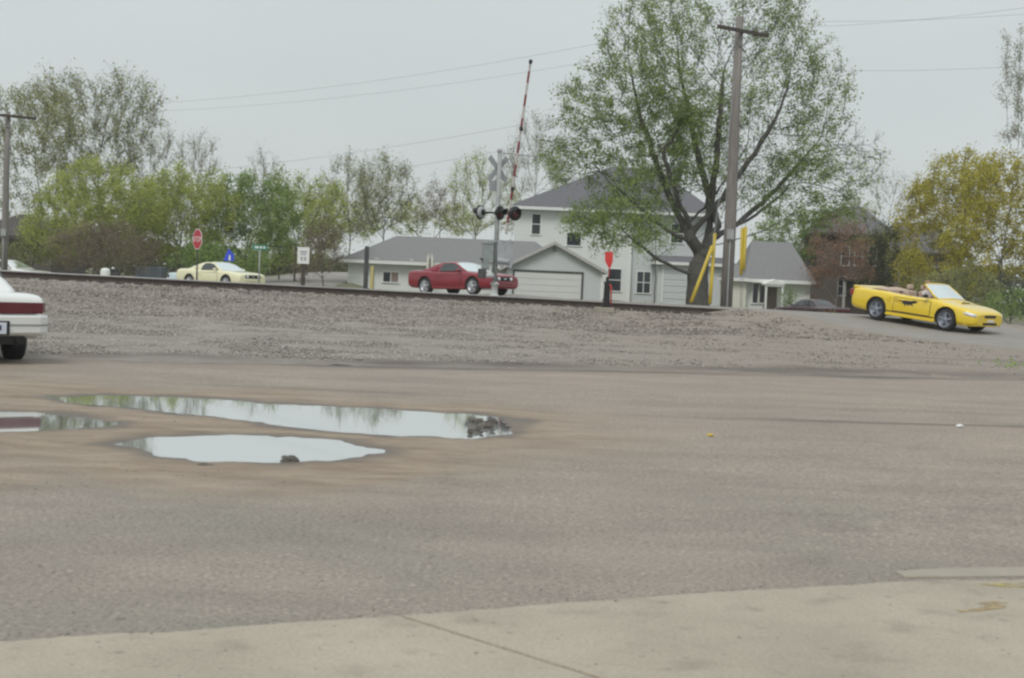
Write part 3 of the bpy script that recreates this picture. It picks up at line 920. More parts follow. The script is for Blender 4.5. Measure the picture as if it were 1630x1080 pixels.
class Body:
    def __init__(s, rows):
        s.r = np.array(rows, float)

    def at(s, x):
        return [float(pchip(s.r[:, 0], s.r[:, i], np.array([x]))[0]) for i in (1, 2, 3, 4)]

    def side_y(s, x, z):
        zb, zt, hw, zs = s.at(x)
        y, zz = section(hw, zb, zt, zs)
        y, zz = y[6:-3], zz[6:-3]
        return float(np.interp(-z, -zz, y))

    def top_z(s, x, yv):
        zb, zt, hw, zs = s.at(x)
        y, zz = section(hw, zb, zt, zs)
        return float(np.interp(abs(yv), y[:14], zz[:14]))

    def mesh(s, name, n=64):
        x0, x1 = s.r[0, 0], s.r[-1, 0]
        u = np.linspace(0, 1, n)
        xs_ = x0 + (x1 - x0) * (0.5 - 0.5 * np.cos(np.pi * (0.12 + 0.76 * u))) if False else np.unique(np.concatenate([np.linspace(x0, x1, n), x0 + np.array([.012, .03, .06, .1]), x1 - np.array([.012, .03, .06, .1])]))
        vs, fs = [], []
        for x in xs_:
            y, z = section(*(lambda a: (a[2], a[0], a[1], a[3]))(s.at(x)))
            for a, b in zip(y, z): vs.append((x, -a, b))
            for a, b in zip(y[-2:0:-1], z[-2:0:-1]): vs.append((x, a, b))
        k = 2 * SEC_N - 2
        for i in range(len(xs_) - 1):
            for j in range(k):
                fs.append((i * k + j, i * k + (j + 1) % k, (i + 1) * k + (j + 1) % k, (i + 1) * k + j))
        fs.append(tuple(reversed(range(k)))); fs.append(tuple((len(xs_) - 1) * k + j for j in range(k)))
        me = bpy.data.meshes.new(name)
        me.from_pydata(vs, [], fs)
        sm = [True] * (len(fs) - 2) + [False, False]
        me.polygons.foreach_set('use_smooth', sm)
        me.update()
        import bmesh
        bm = bmesh.new(); bm.from_mesh(me); bmesh.ops.recalc_face_normals(bm, faces=bm.faces); bm.to_mesh(me); bm.free()
        return me


def cut(o, cutter):
    """subtract cutter from o, keep the result as plain mesh"""
    md = o.modifiers.new('cut', 'BOOLEAN')
    md.operation = 'DIFFERENCE'; md.solver = 'EXACT'; md.object = cutter
    bpy.context.view_layer.update()
    dg = bpy.context.evaluated_depsgraph_get()
    me = bpy.data.meshes.new_from_object(o.evaluated_get(dg))
    o.modifiers.clear()
    o.data = me
    bpy.data.objects.remove(cutter)


def wheel(parent, x, y, r, w, style, rim_mat):
    s = 1 if y > 0 else -1
    Mx = Matrix.Translation((x, y, r)) @ Matrix.Rotation(-s * math.pi / 2, 4, 'X')
    mb = MB()
    rr = r * 0.70
    mb.lathe([(rr, -w / 2), (r * .93, -w / 2), (r * .985, -w * .38), (r, -w * .2), (r, w * .2), (r * .985, w * .38), (r * .93, w / 2), (rr * 1.03, w / 2), (rr, w * .42), (rr * .98, w * .1), (.05, w * .08)], 30, Mx)
    o = mb.build('wheel', M['rubber'], parent)
    mb = MB()
    mb.lathe([(rr * .80, w * .12), (rr * .90, w * .22), (rr * .86, w * .2), (.02, w * .19)], 30, Mx, 1)
    mb.lathe([(rr * .92, w * .2), (rr * .985, w * .40), (rr * 1.03, w * .515), (rr * .985, w * .53), (rr * .93, w * .44), (rr * .88, w * .22)], 30, Mx, 0)
    n = 5
    for i in range(n):
        a = 2 * math.pi * i / n + 0.3
        Ms = Mx @ Matrix.Rotation(a, 4, 'Z')
        h = rr * .16
        mb.prism([(rr * .12, -h * 1.1), (rr * .95, -h * .8), (rr * .95, h * .8), (rr * .12, h * 1.1)], w * .26, w * .44, Ms, 0)
    mb.lathe([(rr * .26, w * .2), (rr * .26, w * .44), (rr * .2, w * .48), (.005, w * .49)], 16, Mx, 0)
    mb.build('rim', [rim_mat, M['dash']], o)
    return o


def strip_band(name, plan, z0, z1, th, material, parent, bevel=0.012, zdrop=0.0):
    """a band that follows a plan outline of (x, y) points, e.g. a bumper or a lamp strip"""
    pl = [Vector((a, b)) for a, b in plan]
    mb = MB(); n = len(pl); vs = []
    for i, p in enumerate(pl):
        d = (pl[min(i + 1, n - 1)] - pl[max(i - 1, 0)]).normalized()
        nn = Vector((d.y, -d.x))
        q = p + nn * th
        for a, z in ((p, z0), (q, z0 + min(.02, th * .3)), (q, z1 - min(.02, th * .3)), (p, z1)):
            vs.append((a.x, a.y, z))
    fs = [(i * 4 + k, i * 4 + (k + 1) % 4, (i + 1) * 4 + (k + 1) % 4, (i + 1) * 4 + k) for i in range(n - 1) for k in range(4)]
    fs += [(3, 2, 1, 0), tuple((n - 1) * 4 + k for k in range(4))]
    mb.add(vs, fs)
    return mb.build(name, material, parent, bevel)


def sym(pts):
    return pts + [(a, -b) for a, b in reversed(pts) if b != 0]


class Cabin:
    def __init__(s, prof, hwB, hwR, zB):
        s.p = np.array(sorted(prof), float); s.hwB, s.hwR, s.zB = hwB, hwR, zB
        s.zR = s.p[:, 1].max()

    def top(s, x):
        return float(pchip(s.p[:, 0], s.p[:, 1], np.array([x]))[0])

    def side(s, z):
        return s.hwB - (s.hwB - s.hwR) * max(0, (z - s.zB)) / (s.zR - s.zB)

    def edge(s, x):
        zt = s.top(x); f = min(1.0, max(0.0, (zt - s.zB) / .22))
        ze = zt - .065 * f
        return s.side(ze), ze, f

    def surf(s, x, v):
        """v -1..1 across the roof"""
        ye, ze, f = s.edge(x)
        a = abs(v)
        z = s.top(x) + np.interp(a, [0, .4, .7, .9, 1], [0, -.006, -.02, -.042, -.065]) * f
        return np.array([x, ye * v, z])

    def mesh(s, parent, material):
        x0, x1 = s.p[0, 0], s.p[-1, 0]
        vs, fs = [], []
        vv = [-1, -.9, -.7, -.4, 0, .4, .7, .9, 1]
        xs_ = np.linspace(x0, x1, 50)
        k = len(vv) + 2
        for x in xs_:
            vs.append((x, -s.hwB, s.zB - .06))
            vs += [tuple(s.surf(x, v)) for v in vv]
            vs.append((x, s.hwB, s.zB - .06))
        for i in range(len(xs_) - 1):
            for j in range(k - 1):
                fs.append((i * k + j, i * k + j + 1, (i + 1) * k + j + 1, (i + 1) * k + j))
        mb = MB(); mb.add(vs, fs, 0, True)
        o = mb.build('roof', material, parent)
        o.data.flip_normals() if o.data.polygons[len(fs) // 2].normal.z < 0 else None
        return o

    def screen(s, name, xa, xb, vw, material, parent):
        vs, fs = [], []
        xs_ = np.linspace(xa, xb, 12); vv = np.linspace(-vw, vw, 11)
        for x in xs_:
            for v in vv:
                p = s.surf(x, v)
                e_ = 1e-3
                tx = s.surf(x + e_, v) - s.surf(x - e_, v); ty = s.surf(x, min(v + e_, 1)) - s.surf(x, v - e_)
                nrm = np.cross(tx, ty); nrm /= np.linalg.norm(nrm)
                if nrm[2] < 0: nrm = -nrm
                vs.append(tuple(p + nrm * .008))
        n = len(vv)
        fs = [(i * n + j, i * n + j + 1, (i + 1) * n + j + 1, (i + 1) * n + j) for i in range(len(xs_) - 1) for j in range(n - 1)]
        mb = MB(); mb.add(vs, fs, 0, True)
        return mb.build(name, material, parent)

    def side_window(s, poly, sgn, material, parent, name='side_window'):
        mb = MB()
        n = len(poly)
        vs = [(x, sgn * (s.side(z) + .010), z) for x, z in poly] + [(x, sgn * (s.side(z) - .02), z) for x, z in poly]
        mb.add(vs, [tuple(range(n)), tuple(reversed(range(n, 2 * n)))] + [(i, (i + 1) % n, n + (i + 1) % n, n + i) for i in range(n)])
        return mb.build(name, material, parent)


def door(parent, body, x0, x1, z0, z1, sgn, pm, handle=True, off=.006):
    xs_ = np.linspace(x0, x1, 9); zs_ = np.linspace(z0, z1, 7)
    mb = MB(); vs = []
    for x in xs_:
        for z in zs_:
            vs.append((x, sgn * (body.side_y(x, z) + off), z))
    n = len(zs_)
    fs = [(i * n + j, i * n + j + 1, (i + 1) * n + j + 1, (i + 1) * n + j) for i in range(len(xs_) - 1) for j in range(n - 1)]
    mb.add(vs, fs, 0, True)
    # dark gap round the panel
    ring = [(x0, z0), (x1, z0), (x1, z1), (x0, z1), (x0, z0)]
    path = []
    for (a, b), (c, d) in zip(ring[:-1], ring[1:]):
        for t in np.linspace(0, 1, 7)[:-1]:
            x, z = a + (c - a) * t, b + (d - b) * t
            path.append((x, sgn * (body.side_y(x, z) + off * .6), z))
    path.append(path[0])
    mb.tube(path, .009, 4, 1)
    o = mb.build('door', [pm, M['seam']], parent)
    if handle:
        hb = MB(); x = x0 + .13; z = z1 - .10; y = body.side_y(x, z) + off
        hb.box(x - .09, x + .09, y, y + .03, z - .022, z + .022) if sgn > 0 else hb.box(x - .09, x + .09, -y - .03, -y, z - .022, z + .022)
        hb.build('handle', pm, o, .008)
    return o


def mirror(parent, x, y, z, sgn, pm):
    mb = MB()
    vs = []
    for t, r in ((0, .02), (.05, .06), (.13, .085), (.2, .06), (.215, .02)):
        for i in range(10):
            a = 2 * math.pi * i / 10
            vs.append((x + .02 + .9 * r * math.cos(a), sgn * (y + t), z + .75 * r * math.sin(a)))
    fs = [(j * 10 + i, j * 10 + (i + 1) % 10, (j + 1) * 10 + (i + 1) % 10, (j + 1) * 10 + i) for j in range(4) for i in range(10)]
    fs += [tuple(reversed(range(10))), tuple(range(40, 50))]
    mb.add(vs, fs, 0, True)
    return mb.build('mirror', pm, parent)


def make_body(root, rows, pm, wheels, wr, cabin_cut=None, name='body'):
    """body shell with wheel wells cut out"""
    b = Body(rows)
    o = link(name, b.mesh(name), [pm, M['black']], root)
    cb = MB()
    for x, y in wheels:
        s = 1 if y > 0 else -1
        R_ = wr + .055
        cb.cyl((x, s * (abs(y) - .16), wr + .01), (x, s * 1.4, wr + .01), R_, n=28, mi=1)
    if cabin_cut:
        cb.prism([(a, c) for a, c in cabin_cut[0]], cabin_cut[1], cabin_cut[2], None, 1)
    c = cb.build('cutter', [pm, M['black']])
    o.parent = None
    cut(o, c)
    o.parent = root
    return b, o


def place(root, x, y, heading, dz=0.0, wb=2.7):
    """stand a car on the ground, following its slope; heading = angle of its nose from +X"""
    f = Vector((math.cos(heading), math.sin(heading), 0))
    zf = gz(x + f.x * wb / 2, y + f.y * wb / 2); zb_ = gz(x - f.x * wb / 2, y - f.y * wb / 2)
    fw = Vector((f.x, f.y, (zf - zb_) / wb)).normalized()
    lf = Vector((-f.y, f.x, 0)); up = fw.cross(lf).normalized()
    m = Matrix((fw, lf, up)).transposed().to_4x4()
    m.translation = Vector((x, y, (zf + zb_) / 2 + dz))
    root.matrix_world = m


COUPE_ROWS = [(-2.38, .42, .85, .78, .76), (-2.355, .37, .93, .84, .84), (-2.30, .33, 1.0, .88, .89), (-2.1, .28, 1.035, .912, .91), (-1.27, .24, 1.02, .938, .90),
              (-.5, .22, .975, .93, .87), (.3, .22, .955, .925, .85), (.95, .22, .97, .925, .84), (1.45, .24, .935, .938, .82),
              (2.0, .25, .87, .91, .76), (2.25, .26, .82, .88, .72), (2.35, .29, .775, .845, .68), (2.39, .36, .71, .79, .62)]


def make_coupe(label, pm, rim_mat, cat='sports car', group=None):
    root = empty('sports_coupe', (0, 0, 0)); tag(root, label, cat, group)
    wh = [(1.43, .80), (1.43, -.80), (-1.29, .80), (-1.29, -.80)]
    b, o = make_body(root, COUPE_ROWS, pm, wh, .345)
    cab = Cabin([(1.02, .94), (.72, 1.11), (.30, 1.315), (.0, 1.375), (-.45, 1.375), (-.85, 1.30), (-1.35, 1.125), (-1.72, 1.0)], .80, .60, .93)
    roof = cab.mesh(root, pm)
    cab.screen('windshield', .24, .99, .93, M['screen_glass'], root)
    cab.screen('rear_window', -1.58, -.86, .80, M['glass'], root)
    for s in (1, -1):
        cab.side_window([(.74, .965), (.30, 1.235), (.02, 1.295), (-.36, 1.295), (-.52, 1.18), (-.56, .965)], s, M['glass'], root)
        cab.side_window([(-.74, .99), (-.70, 1.16), (-.80, 1.17), (-1.10, 1.06), (-1.12, .99)], s, pm, root, 'quarter_panel')
        door(root, b, -.60, .80, .36, .84, s, pm)
        mirror(root, .62, .82, .99, s, pm)
        hl = MB(); hl.lathe([(.02, .03), (.088, .02), (.10, -.02), (.10, -.2)], 16, Matrix.Translation((2.33, s * .60, .655)) @ Matrix.Rotation(math.pi / 2, 4, 'Y'))
        hl.build('headlight', M['lamp_clear'], root)
        tl = MB(); tl.box(-2.41, -2.3, s * .30, s * .74, .70, .90); tl.build('taillight', M['lamp_red'], root, .01)
        sk = MB(); sk.box(-.85, 1.0, s * .90, s * .945, .235, .33); sk.build('sill', pm, root, .02)
    g = MB(); g.box(2.28, 2.405, -.50, .50, .56, .74); grille = g.build('grille', M['black'], root, .02)
    for s in (-1, 1):
        f = MB()
        f.lathe([(.01, .02), (.07, .015), (.08, -.06)], 14, Matrix.Translation((2.41, s * .36, .65)) @ Matrix.Rotation(math.pi / 2, 4, 'Y'))
        f.build('fog_lamp', M['lamp_clear'], grille)
    e_ = MB(); e_.prism([(-.09, -.01), (-.03, .03), (.05, .025), (.09, .05), (.07, 0), (.03, -.01), (.05, -.045), (-.02, -.01), (-.07, -.04)], 0, .012,
                        Matrix.Translation((2.405, 0, .655)) @ Matrix.Rotation(math.pi / 2, 4, 'Z') @ Matrix.Rotation(math.pi / 2, 4, 'X'))
    e_.build('horse_emblem', M['chrome'], grille)
    lo = MB(); lo.box(2.22, 2.37, -.62, .62, .34, .46); lo.build('lower_intake', M['black'], root, .02)
    strip_band('front_bumper', sym([(2.30, .80), (2.37, .66), (2.405, .4), (2.41, 0)])[::-1], .44, .555, .02, pm, root, .015)
    for x, y in wh:
        wheel(root, x, y, .345, .235, 'spoke', rim_mat)
    return root


M['paint_red'] = paint('candy red paint', (0.21, 0.003, 0.015), 0.45, 0.7)
M['paint_cream'] = paint('pale yellow paint', (0.74, 0.71, 0.46))
M['paint_yellow'] = paint('bright yellow paint', (0.76, 0.54, 0.010))
M['paint_white'] = paint('white car paint', (0.72, 0.73, 0.71))
M['paint_silver'] = paint('silver white paint', (0.55, 0.55, 0.56))
M['paint_blue'] = paint('pale blue paint', (0.52, 0.64, 0.66))
M['paint_maroon'] = paint('dark maroon paint', (0.05, 0.008, 0.014))

# red coupe waiting beyond the track
D = 63.0
red_car = make_coupe('shiny red two-door coupe with silver wheels waiting beyond the crossing mast', M['paint_red'], M['alloy'])
place(red_car, X(737, D), D, R(-42), 0.05, 2.72)
D = 76.0
cream_car = make_coupe('pale yellow two-door coupe beyond the rails beside the stop sign', M['paint_cream'], M['alloy'])
place(cream_car, X(352, D), D, R(-38), 0.05, 2.72)

# ---- yellow convertible
CONV_ROWS = [(-2.30, .38, .78, .72, .70), (-2.28, .34, .86, .80, .80), (-2.23, .31, .92, .845, .84), (-2.08, .27, .955, .885, .87), (-1.70, .24, .965, .912, .875), (-1.22, .22, .965, .925, .86),
             (-.6, .20, .93, .915, .84), (.2, .20, .915, .91, .82), (.75, .20, .935, .91, .82), (1.35, .22, .86, .92, .76), (1.9, .23, .79, .89, .69),
             (2.12, .23, .735, .84, .63), (2.25, .25, .69, .77, .59), (2.32, .30, .62, .65, .53)]
conv = empty('convertible_car', (0, 0, 0))
tag(conv, 'bright yellow open convertible driving down off the crossing with black emblem on its door', 'convertible')
pm = M['paint_yellow']
M['dark_alloy'] = mat('dull blue grey alloy', (0.24, 0.26, 0.31), (0.33, 0.35, 0.40), scale=6, rough=0.4, metal=0.6)
wh = [(1.35, .79), (1.35, -.79), (-1.22, .79), (-1.22, -.79)]
b, body = make_body(conv, CONV_ROWS, pm, wh, .335, ([(-1.30, -.70), (.72, -.72), (.72, .72), (-1.30, .70)], .42, 1.4))
# interior
fl = MB(); fl.box(-1.29, .70, -.71, .71, .40, .43); fl.build('cabin_floor', M['dash'], conv)
db = MB(); db.box(.40, .76, -.70, .70, .62, .915); db.build('dashboard', M['dash'], conv, .05)
for s in (1, -1):
    for nm, x, w in (('front_seat', -.24, .25), ('rear_seat', -.90, .27)):
        sb = MB(); c = s * .36
        sb.box(x - .05, x + .45, c - w, c + w, .43, .60)
        Mt = Matrix.Translation((x - .02, c, .55)) @ Matrix.Rotation(R(-14), 4, 'Y')
        hgt = .49 if nm == 'front_seat' else .45
        sb.box(-.09, .07, -w, w, 0, hgt, 0, Mt)
        seat = sb.build(nm, M['tan_vinyl'], conv, .05)
        if nm == 'front_seat':
            hb = MB(); hb.box(-.06, .05, -.13, .13, hgt + .04, hgt + .20, 0, Mt); hb.build('headrest', M['tan_vinyl'], seat, .04)
bt = MB()
vs = []
for i, x in enumerate(np.linspace(-1.62, -1.02, 7)):
    for j, y in enumerate(np.linspace(-.72, .72, 13)):
        vs.append((x, y, .955 + .085 * math.sin(math.pi * i / 6) * (1 - (abs(y) / .75) ** 4) + .01 * math.sin(9 * y)))
bt.add(vs, [(i * 13 + j, i * 13 + j + 1, (i + 1) * 13 + j + 1, (i + 1) * 13 + j) for i in range(6) for j in range(12)], 0, True)
bt.build('folded_top_cover', M['tan_vinyl'], conv)
# windscreen: frame and pane
fr = MB()
for s in (1, -1):
    fr.tube([(.86, s * .72, .90), (.62, s * .68, 1.08), (.30, s * .62, 1.29)], [.035, .028, .026], 8)
fr.tube([(.30, -.63, 1.285), (.27, -.4, 1.315), (.26, 0, 1.325), (.27, .4, 1.315), (.30, .63, 1.285)], .03, 8)
fr.tube([(.88, -.70, .905), (.93, 0, .93), (.88, .70, .905)], .03, 8)
wf = fr.build('windshield_frame', pm, conv)
gl = MB(); vs = []
for i in range(6):
    t = i / 5
    for j in range(9):
        y = -1 + 2 * j / 8
        vs.append((.90 - .6 * t + .04 * (1 - y * y), y * (.70 - .08 * t), .92 + .385 * t + .015 * (1 - y * y)))
gl.add(vs, [(i * 9 + j, i * 9 + j + 1, (i + 1) * 9 + j + 1, (i + 1) * 9 + j) for i in range(5) for j in range(8)], 0, True)
gl.build('windshield', M['screen_glass'], wf)
sw = MB(); sw.lathe([(.185, -.012), (.198, 0), (.185, .012), (.172, 0)], 20, Matrix.Translation((.20, .36, .86)) @ Matrix.Rotation(R(-65), 4, 'Y'))
sw.tube([(.45, .36, .76), (.20, .36, .86)], .03, 6); sw.build('steering_wheel', M['black'], conv)
for s in (1, -1):
    d_ = door(conv, b, -.58, .78, .37, .80, s, pm)
    mirror(conv, .60, .86, .97, s, M['black'])
    hl = MB()
    vs = []
    for x, za, zb_ in ((1.96, .60, .645), (2.06, .57, .655), (2.15, .55, .645), (2.23, .54, .625), (2.29, .53, .60)):
        for z in (za, zb_):
            vs.append((x, s * (b.side_y(x, z) + .012), z))
    hl.add(vs, [(2 * i, 2 * i + 1, 2 * i + 3, 2 * i + 2) for i in range(4)], 0, True)
    ho = hl.build('headlight', M['lamp_clear'], conv)
    so_ = ho.modifiers.new('depth', 'SOLIDIFY'); so_.thickness = .02; so_.offset = 0
    tl = MB(); tl.box(-2.345, -2.22, min(s * .42, s * .80), max(s * .42, s * .80), .66, .86); tl.build('taillight', M['lamp_red'], conv, .015)
    tq = MB(); tq.box(-2.325, -2.20, s * .80 - .065, s * .80 + .065, .66, .86)
    tq.build('corner_lamp', M['lamp_red'], conv, .015)
    sk = MB(); sk.box(-.85, .98, min(s * .885, s * .925), max(s * .885, s * .925), .20, .29); sk.build('sill', pm, conv, .025)
    sc_ = MB(); y = b.side_y(-.72, .7) + .004
    sc_.prism([(-.72, .60), (-.70, .80), (-.80, .80), (-.90, .68)], min(s * y, s * (y + .02)), max(s * y, s * (y + .02)), Matrix(((1, 0, 0, 0), (0, 0, 1, 0), (0, 1, 0, 0), (0, 0, 0, 1))))
    sc_.build('side_scoop', pm, conv, .008)
    # black galloping emblem and streak on the door
    em = MB()
    shape = [(-.62, .715), (-.40, .70), (-.26, .685), (-.12, .70), (.06, .70), (.22, .725), (.34, .70), (.24, .665), (.13, .645), (.20, .59), (.06, .625), (-.02, .585), (-.05, .63),
             (-.14, .57), (-.16, .63), (-.27, .615), (-.20, .65), (-.36, .675), (-.5, .70)]
    pts = []
    for x, z in shape:
        z = .64 + (z - .64) * 1.45 + .01
        pts.append((x - .02, s * (b.side_y(x - .02, z) + .012), z))
    n = len(pts)
    pts2 = [(x, y - s * .006, z) for x, y, z in pts]
    em.add(pts + pts2, [tuple(range(n)), tuple(reversed(range(n, 2 * n)))] + [(i, (i + 1) % n, n + (i + 1) % n, n + i) for i in range(n)])
    em.build('horse_decal', M['black'], d_)
    ln = MB()
    for i in range(12):
        x0, x1 = -.92 + i * .155, -.92 + (i + 1) * .155
        ya, yb = b.side_y(x0, .34) + .010, b.side_y(x1, .34) + .010
        ln.add([(x0, s * ya, .325), (x1, s * yb, .325), (x1, s * yb, .352), (x0, s * ya, .352)], [(0, 1, 2, 3)])
    ln.build('side_stripe', M['black'], conv)
hs_ = MB(); z = b.top_z(1.15, 0)
hs_.add([(1.42, -.25, z - .08), (1.42, .25, z - .08), (1.42, .22, z - .01), (1.42, -.22, z - .01), (.85, -.2, z + .01), (.85, .2, z + .01)], [(0, 1, 2, 3), (3, 2, 5, 4), (0, 3, 4), (1, 5, 2)], 0)
sco = hs_.build('hood_scoop', pm, conv)
hs2 = MB(); hs2.box(1.40, 1.432, -.20, .20, z - .06, z - .022); hs2.build('scoop_opening', M['black'], sco)
gr = MB(); gr.box(2.15, 2.338, -.30, .30, .515, .60); grl = gr.build('grille', M['black'], conv, .02)
fb = strip_band('front_bumper', sym([(1.98, .85), (2.13, .76), (2.25, .60), (2.315, .35), (2.33, 0)])[::-1], .26, .47, .012, pm, conv, .02)
li = MB(); li.box(2.16, 2.350, -.36, .36, .30, .37); li.build('lower_intake', M['black'], fb, .01)
pl_ = MB(); pl_.box(2.345, 2.357, -.15, .15, .39, .46); pl_.build('license_plate', M['sign_white'], fb)
spo = MB()
spo.prism([(-2.29, .88), (-2.07, .93), (-2.10, .972), (-2.29, .985)], -.76, .76, Matrix(((1, 0, 0, 0), (0, 0, 1, 0), (0, 1, 0, 0), (0, 0, 0, 1))))
spo.build('spoiler', pm, conv, .02)
for x, y in wh:
    wheel(conv, x, y, .335, .245, 'spoke', M['dark_alloy'])
fwd = R(-50)
fr_pt = P(1503, 531, 46.3)
fdir = Vector((math.cos(fwd), math.sin(fwd))); ldir = Vector((-fdir.y, fdir.x))
cc = Vector((fr_pt[0], fr_pt[1])) - fdir * 1.35 + ldir * .86
place(conv, cc.x, cc.y, fwd, 0.04, 2.57)

# ---- driver of the convertible
M['skin'] = mat('skin', (0.50, 0.31, 0.23), (0.56, 0.36, 0.27), scale=6, rough=0.55)
M['hair'] = mat('light brown hair', (0.22, 0.13, 0.07), (0.30, 0.19, 0.10), scale=20, rough=0.7)
M['shirt'] = mat('pale shirt', (0.55, 0.50, 0.48), (0.62, 0.58, 0.55), scale=8, rough=0.9)
M['denim'] = mat('blue trousers', (0.06, 0.08, 0.14), rough=0.9)


def skin_mesh(name, verts, edges, radii, mats, parent=None, sub=1):
    me = bpy.data.meshes.new(name)
    me.from_pydata(verts, edges, [])
    o = link(name, me, mats, parent)
    md = o.modifiers.new('skin', 'SKIN')
    me.skin_vertices.new() if not me.skin_vertices else None
    for i, r in enumerate(radii):
        r = r if isinstance(r, tuple) else (r, r)
        me.skin_vertices[0].data[i].radius = r
    me.skin_vertices[0].data[0].use_root = True
    md.use_smooth_shade = True
    sb = o.modifiers.new('sub', 'SUBSURF'); sb.levels = sub; sb.render_levels = sub
    return o


def seated_driver():
    """seated, both hands on the wheel; local frame is the car's, origin on the seat"""
    V, E, Rr = [], [], []
    def v(p, r, par=None):
        V.append(p); Rr.append(r)
        if par is not None: E.append((par, len(V) - 1))
        return len(V) - 1
    pel = v((0, 0, .12), (.15, .11)); wai = v((-.05, 0, .28), (.145, .10), pel); che = v((-.09, 0, .46), (.165, .115), wai); nk0 = v((-.10, 0, .57), (.10, .075), che)
    nk = v((-.09, 0, .64), .052, nk0); hd0 = v((-.07, 0, .70), (.075, .085), nk); hd1 = v((-.065, 0, .78), (.080, .098), hd0); v((-.07, 0, .86), (.055, .07), hd1)
    nose = v((.03, 0, .755), .014, hd0)
    for s in (1, -1):
        sh = v((-.10, s * .19, .54), .062, che); el = v((.05, s * .27, .36), .046, sh); wr_ = v((.25, s * .17, .44), .030, el); pa = v((.31, s * .15, .465), (.036, .022), wr_)
        for k in range(4):
            a = v((.345, s * (.125 + .016 * k), .50 - .012 * k), .010, pa); v((.375, s * (.12 + .016 * k), .485 - .012 * k), .009, a)
        v((.30, s * .115, .495), .011, pa)
        hip = v((.06, s * .10, .10), .088, pel); kn = v((.46, s * .13, .17), .062, hip); an = v((.72, s * .12, -.08), .042, kn); v((.82, s * .12, -.07), .035, an)
    per = empty('person', (0, 0, 0))
    tag(per, 'driver with light brown hair seated in the yellow convertible', 'person')
    o = skin_mesh('body', V, E, Rr, [M['skin'], M['shirt'], M['denim']], per, 1)
    bpy.context.view_layer.update()
    dg = bpy.context.evaluated_depsgraph_get()
    me = bpy.data.meshes.new_from_object(o.evaluated_get(dg)); o.modifiers.clear(); o.data = me
    for p in me.polygons:
        c = p.center
        p.material_index = 0 if (c.z > .60 or (c.x > .12 and c.z > .3)) else (2 if (c.z < .2 and c.x > -.02) else 1)
        p.use_smooth = True
    hb = MB(); vs = []
    for j in range(9):
        th = math.pi * .62 * j / 8
        for i in range(18):
            ph = 2 * math.pi * i / 18
            front = max(0, math.cos(ph)); t2 = th * (1 - .45 * front)
            vs.append((-.085 + .108 * math.sin(t2) * math.cos(ph), .088 * math.sin(t2) * math.sin(ph), .79 + .115 * math.cos(t2)))
    hb.add(vs, [(j * 18 + i, j * 18 + (i + 1) % 18, (j + 1) * 18 + (i + 1) % 18, (j + 1) * 18 + i) for j in range(8) for i in range(18)], 0, True)
    ho = hb.build('hair', M['hair'], per)
    sd_ = ho.modifiers.new('thick', 'SOLIDIFY'); sd_.thickness = .02
    eb = MB()
    for s in (1, -1):
        eb.lathe([(.002, .004), (.010, 0), (.010, -.02)], 8, Matrix.Translation((.012, s * .032, .785)) @ Matrix.Rotation(math.pi / 2, 4, 'Y'))
    eb.build('eyes', M['black'], per)
    mo = MB(); mo.box(.005, .018, -.024, .024, .712, .72); mo.build('mouth', M['lamp_dark_red'], per)
    return per


drv = seated_driver()
drv.matrix_world = conv.matrix_world @ Matrix.Translation((-.20, .36, .47))

# ---- white saloon at the left edge, seen from behind
SALOON_ROWS = [(-2.60, .42, .84, .80, .74), (-2.585, .38, .90, .85, .84), (-2.54, .36, .95, .885, .88), (-2.40, .33, .985, .91, .90), (-1.45, .25, .975, .922, .89), (0, .22, .95, .925, .87),
               (1.0, .22, .95, .92, .85), (1.45, .24, .90, .92, .82), (2.2, .26, .83, .90, .76), (2.5, .28, .76, .85, .68), (2.57, .33, .70, .80, .62)]


